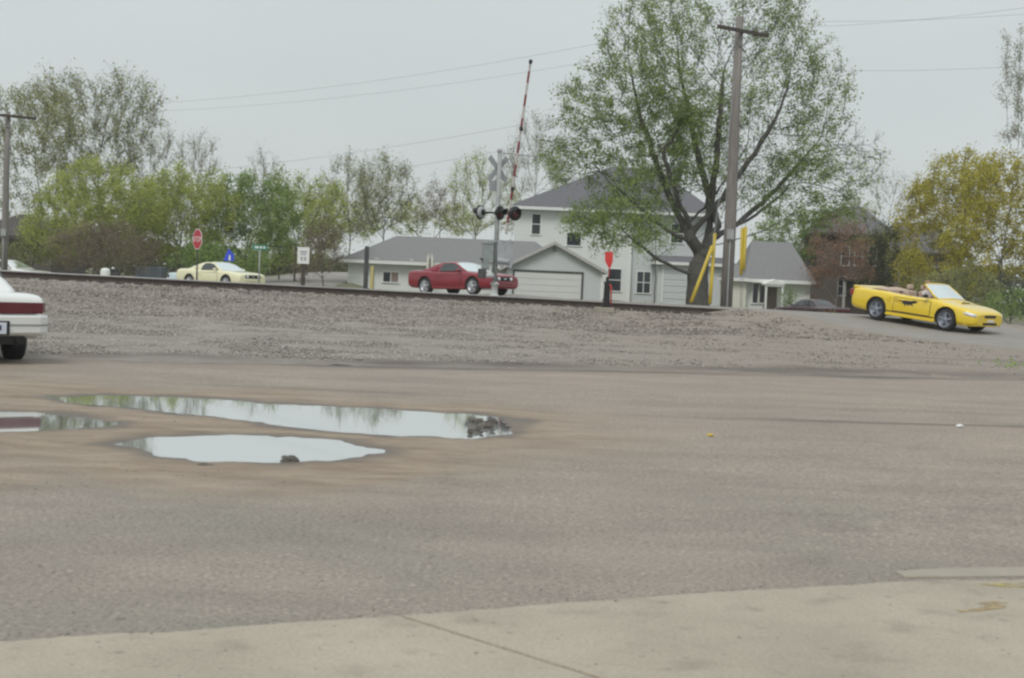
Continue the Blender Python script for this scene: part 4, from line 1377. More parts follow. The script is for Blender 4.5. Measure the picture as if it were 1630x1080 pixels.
def make_saloon(label, pm, hub, cat='saloon car', simple=False):
    root = empty('saloon_car', (0, 0, 0)); tag(root, label, cat)
    wh = [(1.42, .79), (1.42, -.79), (-1.45, .79), (-1.45, -.79)]
    b, o = make_body(root, SALOON_ROWS, pm, wh, .325)
    cab = Cabin([(1.14, .935), (.80, 1.12), (.42, 1.32), (.10, 1.395), (-.4, 1.41), (-.75, 1.385), (-1.0, 1.27), (-1.32, 1.07), (-1.47, .96)], .80, .60, .93)
    cab.mesh(root, pm)
    cab.screen('windshield', .42, 1.08, .88, M['screen_glass'], root)
    cab.screen('rear_window', -1.36, -.85, .70, M['glass'], root)
    for s in (1, -1):
        cab.side_window([(.82, .965), (.42, 1.22), (.16, 1.30), (-.20, 1.315), (-.20, .965)], s, M['glass'], root)
        cab.side_window([(-.28, .965), (-.28, 1.315), (-.85, 1.29), (-1.10, 1.18), (-1.22, .965)], s, M['glass'], root)
        door(root, b, -.22, .92, .34, .85, s, pm); door(root, b, -1.02, -.26, .34, .86, s, pm)
        mirror(root, .74, .82, .98, s, pm)
        hl = MB(); hl.box(2.44, 2.565, min(s * .42, s * .80), max(s * .42, s * .80), .58, .71); hl.build('headlight', M['lamp_clear'], root, .015)
        mo_ = MB()
        for i in range(16):
            x0, x1 = -1.0 + i * .12, -1.0 + (i + 1) * .12
            mo_.add([(x0, s * (b.side_y(x0, .52) + .012), .50), (x1, s * (b.side_y(x1, .52) + .012), .50), (x1, s * (b.side_y(x1, .55) + .012), .55), (x0, s * (b.side_y(x0, .55) + .012), .55)], [(0, 1, 2, 3)])
        mo_.build('side_moulding', M['seam'], root)
    rear = [(-2.37, .905), (-2.50, .885), (-2.57, .84), (-2.595, .70), (-2.61, .35), (-2.615, 0)]
    tb = strip_band('taillight_band', sym(rear)[::1], .675, .845, .022, M['lamp_dark_red'], root, .008)
    bp_ = strip_band('rear_bumper', sym([(-2.1, .915), (-2.40, .93), (-2.56, .90), (-2.66, .78), (-2.70, .4), (-2.71, 0)]), .40, .665, .035, pm, root, .03)
    strip_band('bumper_groove', sym([(-2.1, .956), (-2.41, .968), (-2.582, .935), (-2.69, .80), (-2.735, .4), (-2.744, 0)]), .515, .545, .012, M['trim_line'], bp_, .004)
    pr = MB(); pr.box(-2.765, -2.74, -.34, .34, .385, .585); pf = pr.build('plate_recess', M['black'], bp_, .01)
    lp_ = MB(); lp_.box(-2.776, -2.767, -.29, .29, .405, .565); lp_.build('license_plate', M['plate'], pf)
    ink = MB()
    for k, (y0, w_, z0, h) in enumerate(((-.22, .05, .455, .07), (-.10, .05, .455, .07), (.03, .05, .46, .065), (.15, .05, .455, .07))):
        ink.box(-2.7795, -2.7765, y0, y0 + w_, z0, z0 + h)
    ink.build('plate_marks', M['plate_ink'], pf)
    ex = MB(); ex.cyl((-2.3, -.5, .30), (-2.66, -.5, .29), .03, n=10); ex.box(-2.55, -1.9, -.62, .62, .24, .38); ex.build('underbody', M['black'], root, .03)
    g = MB(); g.box(2.42, 2.585, -.40, .40, .50, .70); g.build('grille', M['chrome'], root, .015)
    strip_band('front_bumper', sym([(2.1, .915), (2.45, .88), (2.58, .72), (2.63, .4), (2.64, 0)])[::-1], .32, .53, .02, pm, root, .02)
    for x, y in wh:
        wheel(root, x, y, .325, .215, 'spoke', hub)
    return root


white_car = make_saloon('white saloon with full-width dark red tail lamp, cut off at the left edge', M['paint_white'], M['alloy'])
hd = R(90 + 35)
fdir = Vector((math.cos(hd), math.sin(hd))); rdir = Vector((fdir.y, -fdir.x))
corner = P(69, 515, 21.6)
cc = Vector((corner[0], corner[1])) + fdir * 2.60 - rdir * .86
place(white_car, cc.x, cc.y, hd, 0.0, 2.87)
white_car.location.z = 0.0
for c_ in white_car.children:
    if not c_.name.startswith('wheel'):
        c_.location.z += 0.075


# ------------------------------------------------------------------ crossing signal with raised gate
def rotz(a): return Matrix.Rotation(a, 4, 'Z')


D = 52.6
bx, by = X(788, D), D
bz = gz(bx, by)
sig = empty('crossing_signal', (bx, by, bz))
tag(sig, 'railway crossing signal mast with dark flashing lamps and raised red and white gate', 'crossing signal')
M['arm'] = [mat('gate white', (0.42, 0.395, 0.37), (0.50, 0.47, 0.45), scale=3, rough=0.6), mat('gate red', (0.17, 0.025, 0.022), (0.22, 0.035, 0.03), scale=3, rough=0.6)]
FACE = R(218)            # the way the lamps for the queue face, seen from behind here
mb = MB(); mb.cyl((0, 0, .2), (0, 0, 5.05), .08, n=14); mb.lathe([(.02, 5.13), (.075, 5.09), (.08, 5.04)][::-1], 14)
mb.build('mast', M['galv'], sig)
mb = MB(); mb.lathe([(.30, -.3), (.30, .02), (.17, .06), (.12, .14), (.11, .42), (.15, .45), (.15, .50), (.08, .55)], 18)
mb.build('mast_base', M['white_paint'], sig)
rot = rotz(R(40))
for k, (a, lab) in enumerate(((R(45), None), (R(-45), None))):
    mb = MB(); mb.box(-.56, .56, .07, .085, -.10, .10, 0, rot @ Matrix.Translation((0, 0, 4.45)) @ Matrix.Rotation(a, 4, 'Y'))
    mb.build('crossbuck_blade', [M['sign_grey'], M['sign_white']], sig, .003)
mb = MB(); mb.box(-.24, .24, .07, .08, 3.62, 3.98, 0, rot @ Matrix.Translation((-.12, 0, .05)))
mb.build('track_number_plate', M['sign_grey'], sig, .003)
# cross arm with lamps
mb = MB(); mb.tube([tuple(rotz(R(-12)) @ Vector((-.72, 0, 2.93))), tuple(rotz(R(-12)) @ Vector((.78, 0, 2.93)))], .035, 8)
mb.cyl((0, 0, 2.85), (0, 0, 3.02), .10, n=10)
mb.build('lamp_arm', M['black'], sig)
M['lens'] = mat('dark red lens', (0.12, 0.01, 0.012), rough=0.15, coat=0.5)
M['disc_back'] = mat('lamp back, grey', (0.30, 0.31, 0.32), (0.38, 0.39, 0.40), scale=5, rough=0.5)
for px_, ang, back in ((-.60, R(55), True), (.10, R(-38), False), (.62, R(-62), False)):
    c = rotz(R(-12)) @ Vector((px_, -.02, 2.93))
    Ml = Matrix.Translation(c) @ rotz(ang) @ Matrix.Rotation(math.pi / 2, 4, 'Y') if not back else Matrix.Translation(c) @ rotz(R(140)) @ Matrix.Rotation(math.pi / 2, 4, 'Y')
    mb = MB(); mb.lathe([(.02, -.13), (.12, -.12), (.16, -.02), (.25, -.012), (.25, .012), (.17, .02), (.16, .03)], 24, Ml)
    lamp = mb.build('signal_lamp', M['black'], sig)
    mb = MB(); mb.lathe([(.15, .02), (.12, .045), (.01, .06)], 20, Ml); mb.build('lens', M['lens'], lamp)
    if back:
        mb = MB(); mb.lathe([(.15, -.121), (.20, -.06), (.21, -.03)][::-1], 20, Ml); mb.build('lamp_housing', M['disc_back'], lamp)
    vs = []
    for j, dd in enumerate((.02, .30)):
        for i in range(13):
            a = math.pi * (-.12 + 1.24 * i / 12)
            vs.append(Ml @ Vector((-.155 * math.sin(a), .155 * math.cos(a), dd * (1 if j == 0 else (.55 + .45 * max(0, math.sin(a)))))))
    mb = MB(); mb.add(vs, [(i, i + 1, 14 + i, 13 + i) for i in range(12)], 0, True)
    ho = mb.build('hood', M['black'], lamp)
    sdm = ho.modifiers.new('thick', 'SOLIDIFY'); sdm.thickness = .012
# gate mechanism
gq = rotz(R(-10))
M['mech_grey'] = mat('greenish grey paint', (0.19, 0.215, 0.21), (0.26, 0.285, 0.275), scale=4, rough=0.6)
mb = MB(); mb.box(-.46, -.04, -.20, .20, .98, 1.84, 0, gq); mb.box(-.48, -.02, -.22, .22, 1.84, 1.90, 0, gq)
mb.build('gate_mechanism', M['mech_grey'], sig, .02)
mb = MB(); mb.box(-.56, -.28, -.26, -.10, .66, .98, 0, gq); mb.box(-.50, -.40, -.28, -.215, 1.28, 1.36, 0, gq); mb.build('junction_box', M['dark_steel'], sig, .02)
mb = MB(); mb.lathe([(.16, .40), (.15, .52), (.05, .62), (.04, .92), (.10, .96)], 14, Matrix.Translation((-.16, -.16, .28))); mb.build('bell_stand', M['white_paint'], sig)
mb = MB(); mb.cyl((-.30, -.1, 1.94), (.62, -.1, 1.94), .025, n=8); mb.build('pivot_shaft', M['galv'], sig)
mb = MB()
for s in (.12, .40):
    mb.prism([(0, 0), (.16, .06), (.34, -.62), (.22, -.95), (.02, -.80)], -.02, .02, Matrix.Translation((s - .08, -.14, 1.96)) @ Matrix.Rotation(math.pi / 2, 4, 'X'))
mb.cyl((.06, -.14, 1.3), (.46, -.14, 1.25), .10, n=10)
mb.build('counterweight', M['sign_grey'], sig, .008)
piv = Vector((.30, -.14, 1.95))
tip = Vector(P(845, 95, D - .3)) - Vector((bx, by, bz))
dirv = (tip - piv).normalized(); Lg = (tip - piv).length
q = dirv.to_track_quat('Z', 'Y')
Ma = Matrix.Translation(piv) @ q.to_matrix().to_4x4()
mb = MB()
nseg = 15
for i in range(nseg):
    z0, z1 = .25 + (Lg - .25) * i / nseg, .25 + (Lg - .25) * (i + 1) / nseg
    w = .062 - .028 * i / nseg
    mb.box(-w, w, -.03, .03, z0, z1, i % 2, Ma)
arm = mb.build('gate_arm', M['arm'], sig)
for f in (.995, .63, .30):
    mb = MB(); mb.lathe([(.05, -.06), (.065, -.03), (.065, .06), (.03, .08)], 12, Ma @ Matrix.Translation((-.10, -.03, Lg * f - .06)))
    mb.box(-.1, 0, -.05, -.02, Lg * f - .08, Lg * f - .04, 0, Ma)
    mb.build('arm_lamp', M['black'], arm)
mb = MB()
mb.tube([(0, 0, 4.98), (.25, -.02, 4.99), (.9, -.02, 4.94), (1.32, -.02, 4.92)], .022, 6)
mb.build('top_bracket', M['sign_grey'], sig)
mb = MB(); mb.lathe([(.02, -.08), (.07, -.07), (.09, -.02), (.085, .04), (.03, .07)], 16, Matrix.Translation((-.02, -.02, 5.06)) @ Matrix.Rotation(R(75), 4, 'Y')); mb.build('bell', M['sign_grey'], sig)

# ---- switch stand with red target, near side of the track
D = 46.6
bx = X(967, D); bz = gz(bx, D)
sw_ = empty('switch_stand', (bx, D, bz)); tag(sw_, 'black railway switch stand with red target plate beside the rail', 'switch stand')
mb = MB(); mb.box(-.36, .24, -.22, .22, .0, .16); mb.build('base_block', M['strip'], sw_, .01)
mb = MB(); mb.prism([(-.17, .12), (.17, .12), (.10, .30), (.085, .85), (.11, .95), (-.11, .95), (-.085, .85), (-.10, .30)], -.09, .09, Matrix.Rotation(math.pi / 2, 4, 'X'))
mb.cyl((0, 0, .9), (0, 0, 1.1), .05, n=10)
mb.build('stand', M['black'], sw_, .012)
mb = MB(); mb.cyl((.05, 0, 1.05), (.05, 0, 1.80), .016, n=8); mb.build('target_rod', M['red'], sw_)
mb = MB(); mb.prism([(-.11, 1.86), (.14, 1.86), (.14, 1.58), (.085, 1.38), (.015, 1.38), (-.10, 1.58)], -.006, .006, Matrix.Rotation(R(-14), 4, 'Z') @ Matrix.Rotation(math.pi / 2, 4, 'X')); mb.build('target', M['red'], sw_)
mb = MB(); mb.tube([(.04, -.06, .92), (.12, -.09, .80), (.14, -.1, .25)], .022, 6); mb.build('lever', M['red'], sw_)
# ---- plain posts
D = 53.5
px_ = X(583, D); z = gz(px_, D)
mb = MB(); mb.box(-.075, .075, -.075, .075, 0, 2.30 - z + .0, 0); mb.box(-.06, .06, -.06, .06, 2.30 - z, 2.33 - z)
o = mb.build('steel_post', M['dark_steel'], None, .01); o.location = (px_, D, z); tag(o, 'dark square steel post standing before the low white house', 'post')
D = 54.5
px_ = X(592.5, D); z = gz(px_, D)
mb = MB(); mb.prism([(-.055, -.02), (.055, -.02), (.055, .02), (-.055, .02)], 0, 1.0); mb.box(.056, .085, -.02, .02, 0, .98, 1)
o = mb.build('marker_post', [M['old_yellow'], M['pole_wood']], None, .004); o.location = (px_, D, z); tag(o, 'short yellow marker post beside the dark steel post', 'marker post')

# ---- road signs
def text(s_, size, material, parent, Mx, name='lettering'):
    cu = bpy.data.curves.new(name, 'FONT')
    cu.body = s_; cu.size = size; cu.align_x = 'CENTER'; cu.align_y = 'CENTER'; cu.extrude = .002
    cu.materials.append(material)
    o = bpy.data.objects.new(name, cu); COL.objects.link(o); o.parent = parent
    o.matrix_local = Mx
    bpy.context.view_layer.update()
    me = bpy.data.meshes.new_from_object(o.evaluated_get(bpy.context.evaluated_depsgraph_get()))
    bpy.data.objects.remove(o)
    o = bpy.data.objects.new(name, me); COL.objects.link(o); o.parent = parent; o.matrix_local = Mx
    return o


UPR = Matrix.Rotation(math.pi / 2, 4, 'X')          # XY plane -> upright, facing -Y
D = 58.0
bx = X(313.5, D); z = gz(bx, D)
st_ = empty('stop_sign', (bx, D, z), R(-52)); tag(st_, 'red octagonal stop sign on a dark post before the pale yellow coupe', 'stop sign')
ztop = P(313.5, 381, D)[2] - z
mb = MB(); mb.box(-.035, .035, .0, .03, 0, ztop + .3); mb.build('post', M['dark_steel'], st_)
oc = [(.385 / math.cos(math.pi / 8) * math.cos(math.pi / 8 + k * math.pi / 4), .385 / math.cos(math.pi / 8) * math.sin(math.pi / 8 + k * math.pi / 4)) for k in range(8)]
mb = MB(); mb.prism(oc, .004, .012, Matrix.Translation((0, 0, ztop)) @ UPR); pl_ = mb.build('plate', M['sign_white'], st_)
mb = MB(); mb.prism([(a * .93, b_ * .93) for a, b_ in oc], .0125, .0145, Matrix.Translation((0, 0, ztop)) @ UPR); mb.build('red_field', M['sign_red'], pl_)
text('STOP', .29, M['sign_white'], pl_, Matrix.Translation((0, -.018, ztop - .01)) @ UPR)
D = 66.0
bx = X(413, D); z = gz(bx, D); zt = P(413, 394, D)[2] - z
ss = empty('street_name_sign', (bx, D, z), R(8)); tag(ss, 'small green street name sign on a thin grey post', 'street sign')
mb = MB(); mb.cyl((0, .02, 0), (0, .02, zt - .1), .03, n=8); mb.build('post', M['galv'], ss)
mb = MB(); mb.box(-.32, .32, -.01, .01, -.105, .105, 0, Matrix.Translation((0, 0, zt))); pl_ = mb.build('plate', M['sign_green'], ss, .003)
for x0, x1 in ((-.22, -.06), (-.01, .09), (.14, .22)):
    mb = MB(); mb.box(x0, x1, -.014, -.0105, zt - .05, zt + .045); mb.build('pale_marking', M['sign_white'], pl_)
D = 57.0
bx = X(482.5, D); z = gz(bx, D); zt = P(482.5, 407, D)[2] - z
ls = empty('road_sign', (bx, D, z), R(-6)); tag(ls, 'white rectangular road sign with faint dark marks on a brown post', 'road sign')
mb = MB(); mb.box(-.07, .07, .012, .09, 0, zt - .1); mb.build('post', M['tie_wood'], ls)
mb = MB(); mb.prism([(-.225, -.31), (.225, -.31), (.225, .31), (-.225, .31)], -.0, .01, Matrix.Translation((0, 0, zt)) @ UPR); pl_ = mb.build('plate', M['sign_white'], ls)
M['mark'] = mat('faded sign print', (0.36, 0.36, 0.42), rough=0.6)
for x0, x1, z0, z1 in ((-.12, .14, .10, .17), (-.11, .11, .02, .07), (-.10, -.02, -.19, -.05), (.03, .11, -.19, -.05)):
    mb = MB(); mb.box(x0, x1, -.015, -.0105, zt + z0, zt + z1); mb.build('faded_marking', M['mark'], pl_)
D = 84.0
bx = X(365, D); z = gz(bx, D); zt = P(365, 407, D)[2] - z
bs = empty('blue_sign', (bx, D, z)); tag(bs, 'small blue pointed sign with a white mark behind the pale yellow coupe', 'road sign')
mb = MB(); mb.box(-.03, .03, .012, .05, 0, zt); mb.build('post', M['galv'], bs)
mb = MB(); mb.prism([(-.33, -.30), (.27, -.30), (.25, .05), (.0, .33), (-.10, .33)], 0, .01, Matrix.Translation((0, 0, zt)) @ UPR); pl_ = mb.build('plate', M['sign_blue'], bs)
mb = MB(); mb.prism([(-.05, -.26), (.07, -.26), (.05, .02), (-.02, .02)], .011, .014, Matrix.Translation((0, 0, zt)) @ UPR); mb.build('pale_marking', M['sign_white'], pl_)

# ------------------------------------------------------------------ utility poles, guys and wires
def utility_pole(px, D, ytop, yarm, r0, r1, armw, armrot, label, ang=0):
    x = X(px, D); z = gz(x, D)
    top = P(px, ytop, D)
    H = top[2] - z
    root = empty('utility_pole', (x, D, z)); tag(root, label, 'utility pole')
    mb = MB(); mb.tube([(0, 0, -.3), (.01, 0, H * .3), (-.01, 0, H * .65), (0, 0, H)], [r0, r0 * .9 + r1 * .1, (r0 + r1) / 2, r1], 14)
    mb.build('pole', M['pole_wood'], root)
    za = P(px, yarm, D)[2] - z
    mb = MB(); mb.box(-armw / 2, armw / 2, -r1 - .12, -r1 - .01, za - .06, za + .06, 0, rotz(armrot)); arm = mb.build('crossarm', M['tie_wood'], root, .006)
    for k in (-.46, -.2, .2, .46):
        mb = MB(); mb.lathe([(.02, 0), (.02, .08), (.05, .09), (.055, .13), (.035, .19), (.01, .2)], 10, rotz(armrot) @ Matrix.Translation((armw * k, -r1 - .065, za + .06)))
        mb.build('insulator', M['disc_back'], arm)
    mb = MB()
    for s in (-1, 1):
        mb.tube([tuple(rotz(armrot) @ Vector((s * armw * .3, -r1 - .07, za - .06))), tuple(rotz(armrot) @ Vector((0, -r1 - .02, za - .55)))], .02, 5)
    mb.build('brace', M['galv'], root)
    mb = MB(); mb.box(-.12, .12, -r0 - .10, -r0 + .02, 2.4, 2.75); mb.cyl((0, -r0 - .02, 0), (0, -r0 - .02, 2.4), .025, n=8); mb.build('meter_box', M['galv'], root, .01)
    return root, Vector((x, D, z)), za, armw, armrot


# px is given where the pole meets the horizon level
poleR, pR, zaR, awR, arR = utility_pole(1157.5, 53.5, 26, 50, .215, .135, 2.5, R(38), 'tall grey wooden utility pole with crossarm in front of the big tree')
poleL, pL, zaL, awL, arL = utility_pole(7, 73.0, 178, 185, .17, .11, 2.6, R(38), 'wooden utility pole with crossarm at the far left edge')
poleN = empty('utility_pole', (40, 46, gz(40, 46)))


def wire(a, b, sag, r, label, group, ext=0.0):
    mb = MB()
    pts = []
    for t in np.linspace(0, 1 + ext, 26):
        p = a.lerp(b, t); p.z -= sag * 4 * t * (1 - t) if t <= 1 else 0
        pts.append(p)
    mb.tube(pts, r, 4)
    o = mb.build('overhead_wire', M['wire']); tag(o, label, 'wire', group)
    return o


bpy.data.objects.remove(poleN)
TL = pL + Vector((0, 0, zaL + .28)); TR = pR + Vector((0, 0, zaR + .28))
for i, k in enumerate((-.46, .46)):
    off = rotz(arR) @ Vector((awR * k, 0, 0))
    wire(TR + off, TL + rotz(arL) @ Vector((awL * k, 0, 0)), .85, .005,
         ('upper overhead wire of the pair strung left from the crossarm', 'lower overhead wire of the pair strung left from the crossarm')[1 - i], 'overhead wires to the left')
for i, (yR, yL) in enumerate(((128, 292), (163, 330))):
    a = Vector(P(1163 - (yR - 450) * -.0, yR, 53.5)); a.x = pR.x
    b = Vector(P(5, yL, 73.0)); b.x = pL.x
    wire(a, b, .75, .006, ('upper of two low slung cables between the poles', 'lowest cable slung between the two poles')[i], 'overhead wires to the left')
for i, (y0, y1, k) in enumerate(((36, -14, .46), (50, 8, -.46), (107, 92, 0))):
    a = TR + rotz(arR) @ Vector((awR * k, 0, 0)) if k else Vector((pR.x, pR.y, P(1175, y0, 53.5)[2]))
    b = Vector(P(1800, y1, 47.0))
    wire(a, b, .25, .005, ('topmost wire running right from the crossarm', 'second wire running right from the crossarm', 'single lower cable running right from the pole')[i], 'overhead wires to the right')
for i, (x0, y0, x1, y1, D0, lab) in enumerate(((1100, 482, 1134, 392, 52.0, 'leaning yellow guy wire guard left of the utility pole, the more slanted one'),
                                              (1130, 484, 1138, 372, 52.3, 'steeper yellow guy wire guard close to the left of the utility pole'),
                                              (1179.5, 438, 1181.5, 364, 55.5, 'yellow guy wire guard hanging just right of the utility pole'),
                                              (1183.5, 430, 1187, 362, 55.5, 'outermost yellow guy wire guard right of the utility pole'))):
    a, b = Vector(P(x0, y0, D0)), Vector(P(x1, y1, D0 + .5))
    root = empty('guy_wire', a); tag(root, lab, 'guy wire', 'yellow guy wire guards')
    d = (b - a)
    q = d.to_track_quat('Z', 'Y'); L_ = d.length
    mb = MB(); vs = []
    for zz in (0, L_ * .33, L_ * .66, L_):
        for k in range(9):
            t = math.pi * (-.35 + 1.7 * k / 8)
            vs.append(q @ Vector((.062 * math.cos(t), .062 * math.sin(t), zz)))
    mb.add(vs, [(j * 9 + k, j * 9 + k + 1, (j + 1) * 9 + k + 1, (j + 1) * 9 + k) for j in range(3) for k in range(8)], 0, True)
    gd = mb.build('guard', M['yellow_plastic'], root)
    sdm = gd.modifiers.new('thick', 'SOLIDIFY'); sdm.thickness = .008
    att = pR + Vector((0, 0, zaR - .9 - .5 * i)) - a
    dn = q @ Vector((0, 0, 1))
    low = -dn * max(0.0, (a.z - gz(a.x, a.y))) / max(dn.z, .2) * 1.02
    mb = MB(); mb.tube([tuple(low), (0, 0, 0), tuple(d), tuple(att)], .011, 4); mb.build('cable', M['wire'], root)

# ------------------------------------------------------------------ houses
M['siding_white'] = siding('white lap siding', (0.66, 0.68, 0.66), .2)
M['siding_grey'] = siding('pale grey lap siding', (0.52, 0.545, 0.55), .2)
M['siding_cream'] = siding('cream siding', (0.62, 0.61, 0.53), .2)
M['trim'] = mat('white trim', (0.70, 0.71, 0.69), (0.76, 0.77, 0.75), scale=2, rough=0.6)
M['trim_grey'] = mat('grey weathered trim', (0.40, 0.395, 0.385), (0.47, 0.46, 0.45), scale=2, rough=0.7)
M['roof_grey'] = shingle('grey shingles', (0.165, 0.165, 0.17), (0.225, 0.22, 0.22))
M['roof_dark'] = shingle('slate grey shingles', (0.10, 0.10, 0.112), (0.15, 0.148, 0.158))
M['roof_brown'] = shingle('dark brown shingles', (0.05, 0.045, 0.042), (0.085, 0.075, 0.07))
M['garage_door'] = mat('garage door white', (0.60, 0.61, 0.60), (0.66, 0.67, 0.66), scale=.8, rough=0.55)
M['curtain'] = mat('brown curtain', (0.24, 0.19, 0.165), rough=0.9)
M['door_brown'] = mat('brown door', (0.12, 0.09, 0.075), (0.17, 0.13, 0.10), scale=3, rough=0.6)
XZ = Matrix(((1, 0, 0, 0), (0, 0, 1, 0), (0, 1, 0, 0), (0, 0, 0, 1)))      # local (a, b, d) -> (a, d, b)


def window(parent, x, y, z, w, h, bars='hung', trim=None, name='window', curtain=False, label=None):
    """in a wall facing -Y; y is the wall face"""
    t = .075
    mb = MB()
    mb.box(x - w / 2 - t, x + w / 2 + t, y - .05, y + .02, z + h / 2, z + h / 2 + t)
    mb.box(x - w / 2 - t - .03, x + w / 2 + t + .03, y - .08, y + .02, z - h / 2 - t, z - h / 2)
    for s in (-1, 1):
        mb.box(x + s * (w / 2 + t / 2) - t / 2, x + s * (w / 2 + t / 2) + t / 2, y - .05, y + .02, z - h / 2, z + h / 2)
    if bars in ('hung', 'cross'): mb.box(x - w / 2, x + w / 2, y - .025, y + .02, z - .03, z + .03)
    if bars in ('cross', 'slide'): mb.box(x - .03, x + .03, y - .027, y + .02, z - h / 2, z + h / 2)
    o = mb.build(name, trim or M['trim'], parent)
    if label: o['label'] = label
    mb = MB(); mb.box(x - w / 2, x + w / 2, y - .012, y + .015, z - h / 2, z + h / 2); mb.build('pane', M['pane'], o)
    if curtain:
        mb = MB(); mb.box(x - .02, x + w / 2 - .03, y - .016, y - .0125, z - h / 2 + .02, z + h / 2 - .02); mb.build('curtain', M['curtain'], o)
    return o


def hip_roof(parent, x0, x1, y0, y1, ze, zr, hl, hr, material, fascia=None, th=.20, name='roof'):
    """hl / hr: how far the ridge is set in from the left / right end (0 = gable)"""
    ym = (y0 + y1) / 2
    vs = [(x0, y0, ze), (x1, y0, ze), (x1, y1, ze), (x0, y1, ze), (x0 + hl, ym, zr), (x1 - hr, ym, zr)]
    mb = MB(); mb.add(vs, [(0, 1, 5, 4), (2, 3, 4, 5), (1, 2, 5), (3, 0, 4)])
    o = mb.build(name, material, parent)
    mb = MB()
    mb.box(x0 - .02, x1 + .02, y0 - .03, y0 + .08, ze - th, ze + .015)
    mb.box(x0 - .02, x1 + .02, y1 - .08, y1 + .03, ze - th, ze + .015)
    mb.box(x0 - .02, x0 + .08, y0 + .08, y1 - .08, ze - th, ze + .015); mb.box(x1 - .08, x1 + .02, y0 + .08, y1 - .08, ze - th, ze + .015)
    mb.box(x0 + .08, x1 - .08, y0 + .08, y1 - .08, ze - .06, ze - .02)
    mb.build('gutter', fascia or M['trim'], o)
    return o


# low white house with the gabled garage. local origin = point below pixel 800 on the ranch front wall
D = 104.0
def at(px, Dd, ref): return X(px, Dd) - ref


def z_at(px, py, Dd): return float(P(px, py, Dd)[2])


ref = X(800, D)
hz = 0.15
h1 = empty('ranch_house', (ref, D, hz)); tag(h1, 'low white ranch house with grey roof and gabled two-car garage', 'house')
xl, xr = at(546, D, ref), at(905, D, ref)
ez = z_at(640, 417, D) - hz; rz = z_at(690, 376, D) - hz
mb = MB(); mb.box(xl + .35, xr, 0, 8.4, -.6, ez - .02); mb.build('wall', M['siding_white'], h1)
hip_roof(h1, xl - .25, xr + .2, -.55, 8.9, ez, rz, at(628, D, ref) - xl, 2.5, M['roof_grey'])
wx = at(622.5, D, ref); wz = z_at(622, 441.5, D) - hz
window(h1, wx, 0, wz, 1.02, .66, 'slide', M['trim'], curtain=True)
# garage wing
Dg = D - 4.0
gl_, gr_, gp = X(806, Dg) - ref, X(957, Dg) - ref, X(881, Dg) - ref
yg = -4.0
gez = z_at(880, 424, Dg) - hz; grz = z_at(881, 385, Dg) - hz
mb = MB(); mb.prism([(gl_, -.6), (gr_, -.6), (gr_, gez), (gp, grz - .12), (gl_, gez)], yg, 3.0, XZ); mb.build('garage_wall', M['siding_grey'], h1)
for s, xe in ((-1, gl_ - .48), (1, gr_ + .45)):
    sl = (grz - gez) / (gp - gl_)
    zl = grz - abs(xe - gp) * sl
    vs = [(gp, yg - .35, grz), (xe, yg - .35, zl), (xe, 4.3, zl), (gp, 4.3, grz)]
    vs2 = [(a, b_, c - .14) for a, b_, c in vs]
    mb = MB(); f = [(0, 1, 2, 3), (7, 6, 5, 4), (0, 4, 5, 1), (1, 5, 6, 2), (2, 6, 7, 3), (3, 7, 4, 0)]
    mb.add(vs + vs2, f); rf = mb.build('garage_roof', M['roof_grey'], h1)
    vs = [(gp, yg - .38, grz + .02), (xe, yg - .38, zl + .02), (xe, yg - .38, zl - .20), (gp, yg - .38, grz - .20)]
    vs2 = [(a, b_ + .026, c) for a, b_, c in vs]
    mb = MB(); mb.add(vs + vs2, f); mb.build('barge_board', M['trim_grey'], rf)
mb = MB(); mb.box(gr_ - .02, gr_ + .10, yg - .02, yg + .14, -.5, gez - .1); mb.build('corner_board', M['trim'], h1)
mb = MB(); mb.lathe([(.01, 0), (.14, .0), (.15, .03)], 12, Matrix.Translation((gp, yg, grz - .55)) @ Matrix.Rotation(math.pi / 2, 4, 'X')); mb.build('gable_vent', M['trim_grey'], h1)
d0, d1 = X(819, Dg) - ref, X(926, Dg) - ref
dt = z_at(872, 434.5, Dg) - hz
mb = MB(); mb.box(d0 - .12, d0, yg - .05, yg, -.5, dt); mb.box(d1, d1 + .12, yg - .05, yg, -.5, dt); mb.box(d0 - .12, d1 + .12, yg - .06, yg, dt, dt + .14)
gd = mb.build('garage_door', M['dark_steel'], h1)
for i in range(4):
    hgt = (dt + .08) / 4
    mb = MB(); mb.box(d0 + .01, d1 - .01, yg - .03, yg - .002, -.08 + i * hgt + .012, -.08 + (i + 1) * hgt - .012); mb.build('panel', M['garage_door'], gd, .008)
# vents on the roof and a pale box vent
for px, py in ((600, 409), (655, 411)):
    p = (at(px, D, ref), -.25, z_at(px, py + 6, D) - hz)
    mb = MB(); mb.box(p[0] - .14, p[0] + .14, p[1] - .1, p[1] + .15, p[2] - .05, p[2] + .18); mb.build('roof_vent', M['trim_grey'], h1, .02)
p = (at(684, D - 1, ref), -.9, z_at(684, 424, D - 1) - hz)
mb = MB()
for s in (-1, 1): mb.prism([(-.09 + s * .16, -.5), (.09 + s * .16, -.5), (.06 + s * .13, .62), (s * .10 - .03, .88), (-.09 + s * .13, .6)], -.05, .05, Matrix.Translation(p) @ XZ)
mb.box(p[0] - .06, p[0] + .06, p[1] - .03, p[1] + .05, p[2] - .5, p[2] + .5, 1)
mb.build('pale_vent_hood', [M['siding_cream'], M['dark_steel']], h1)

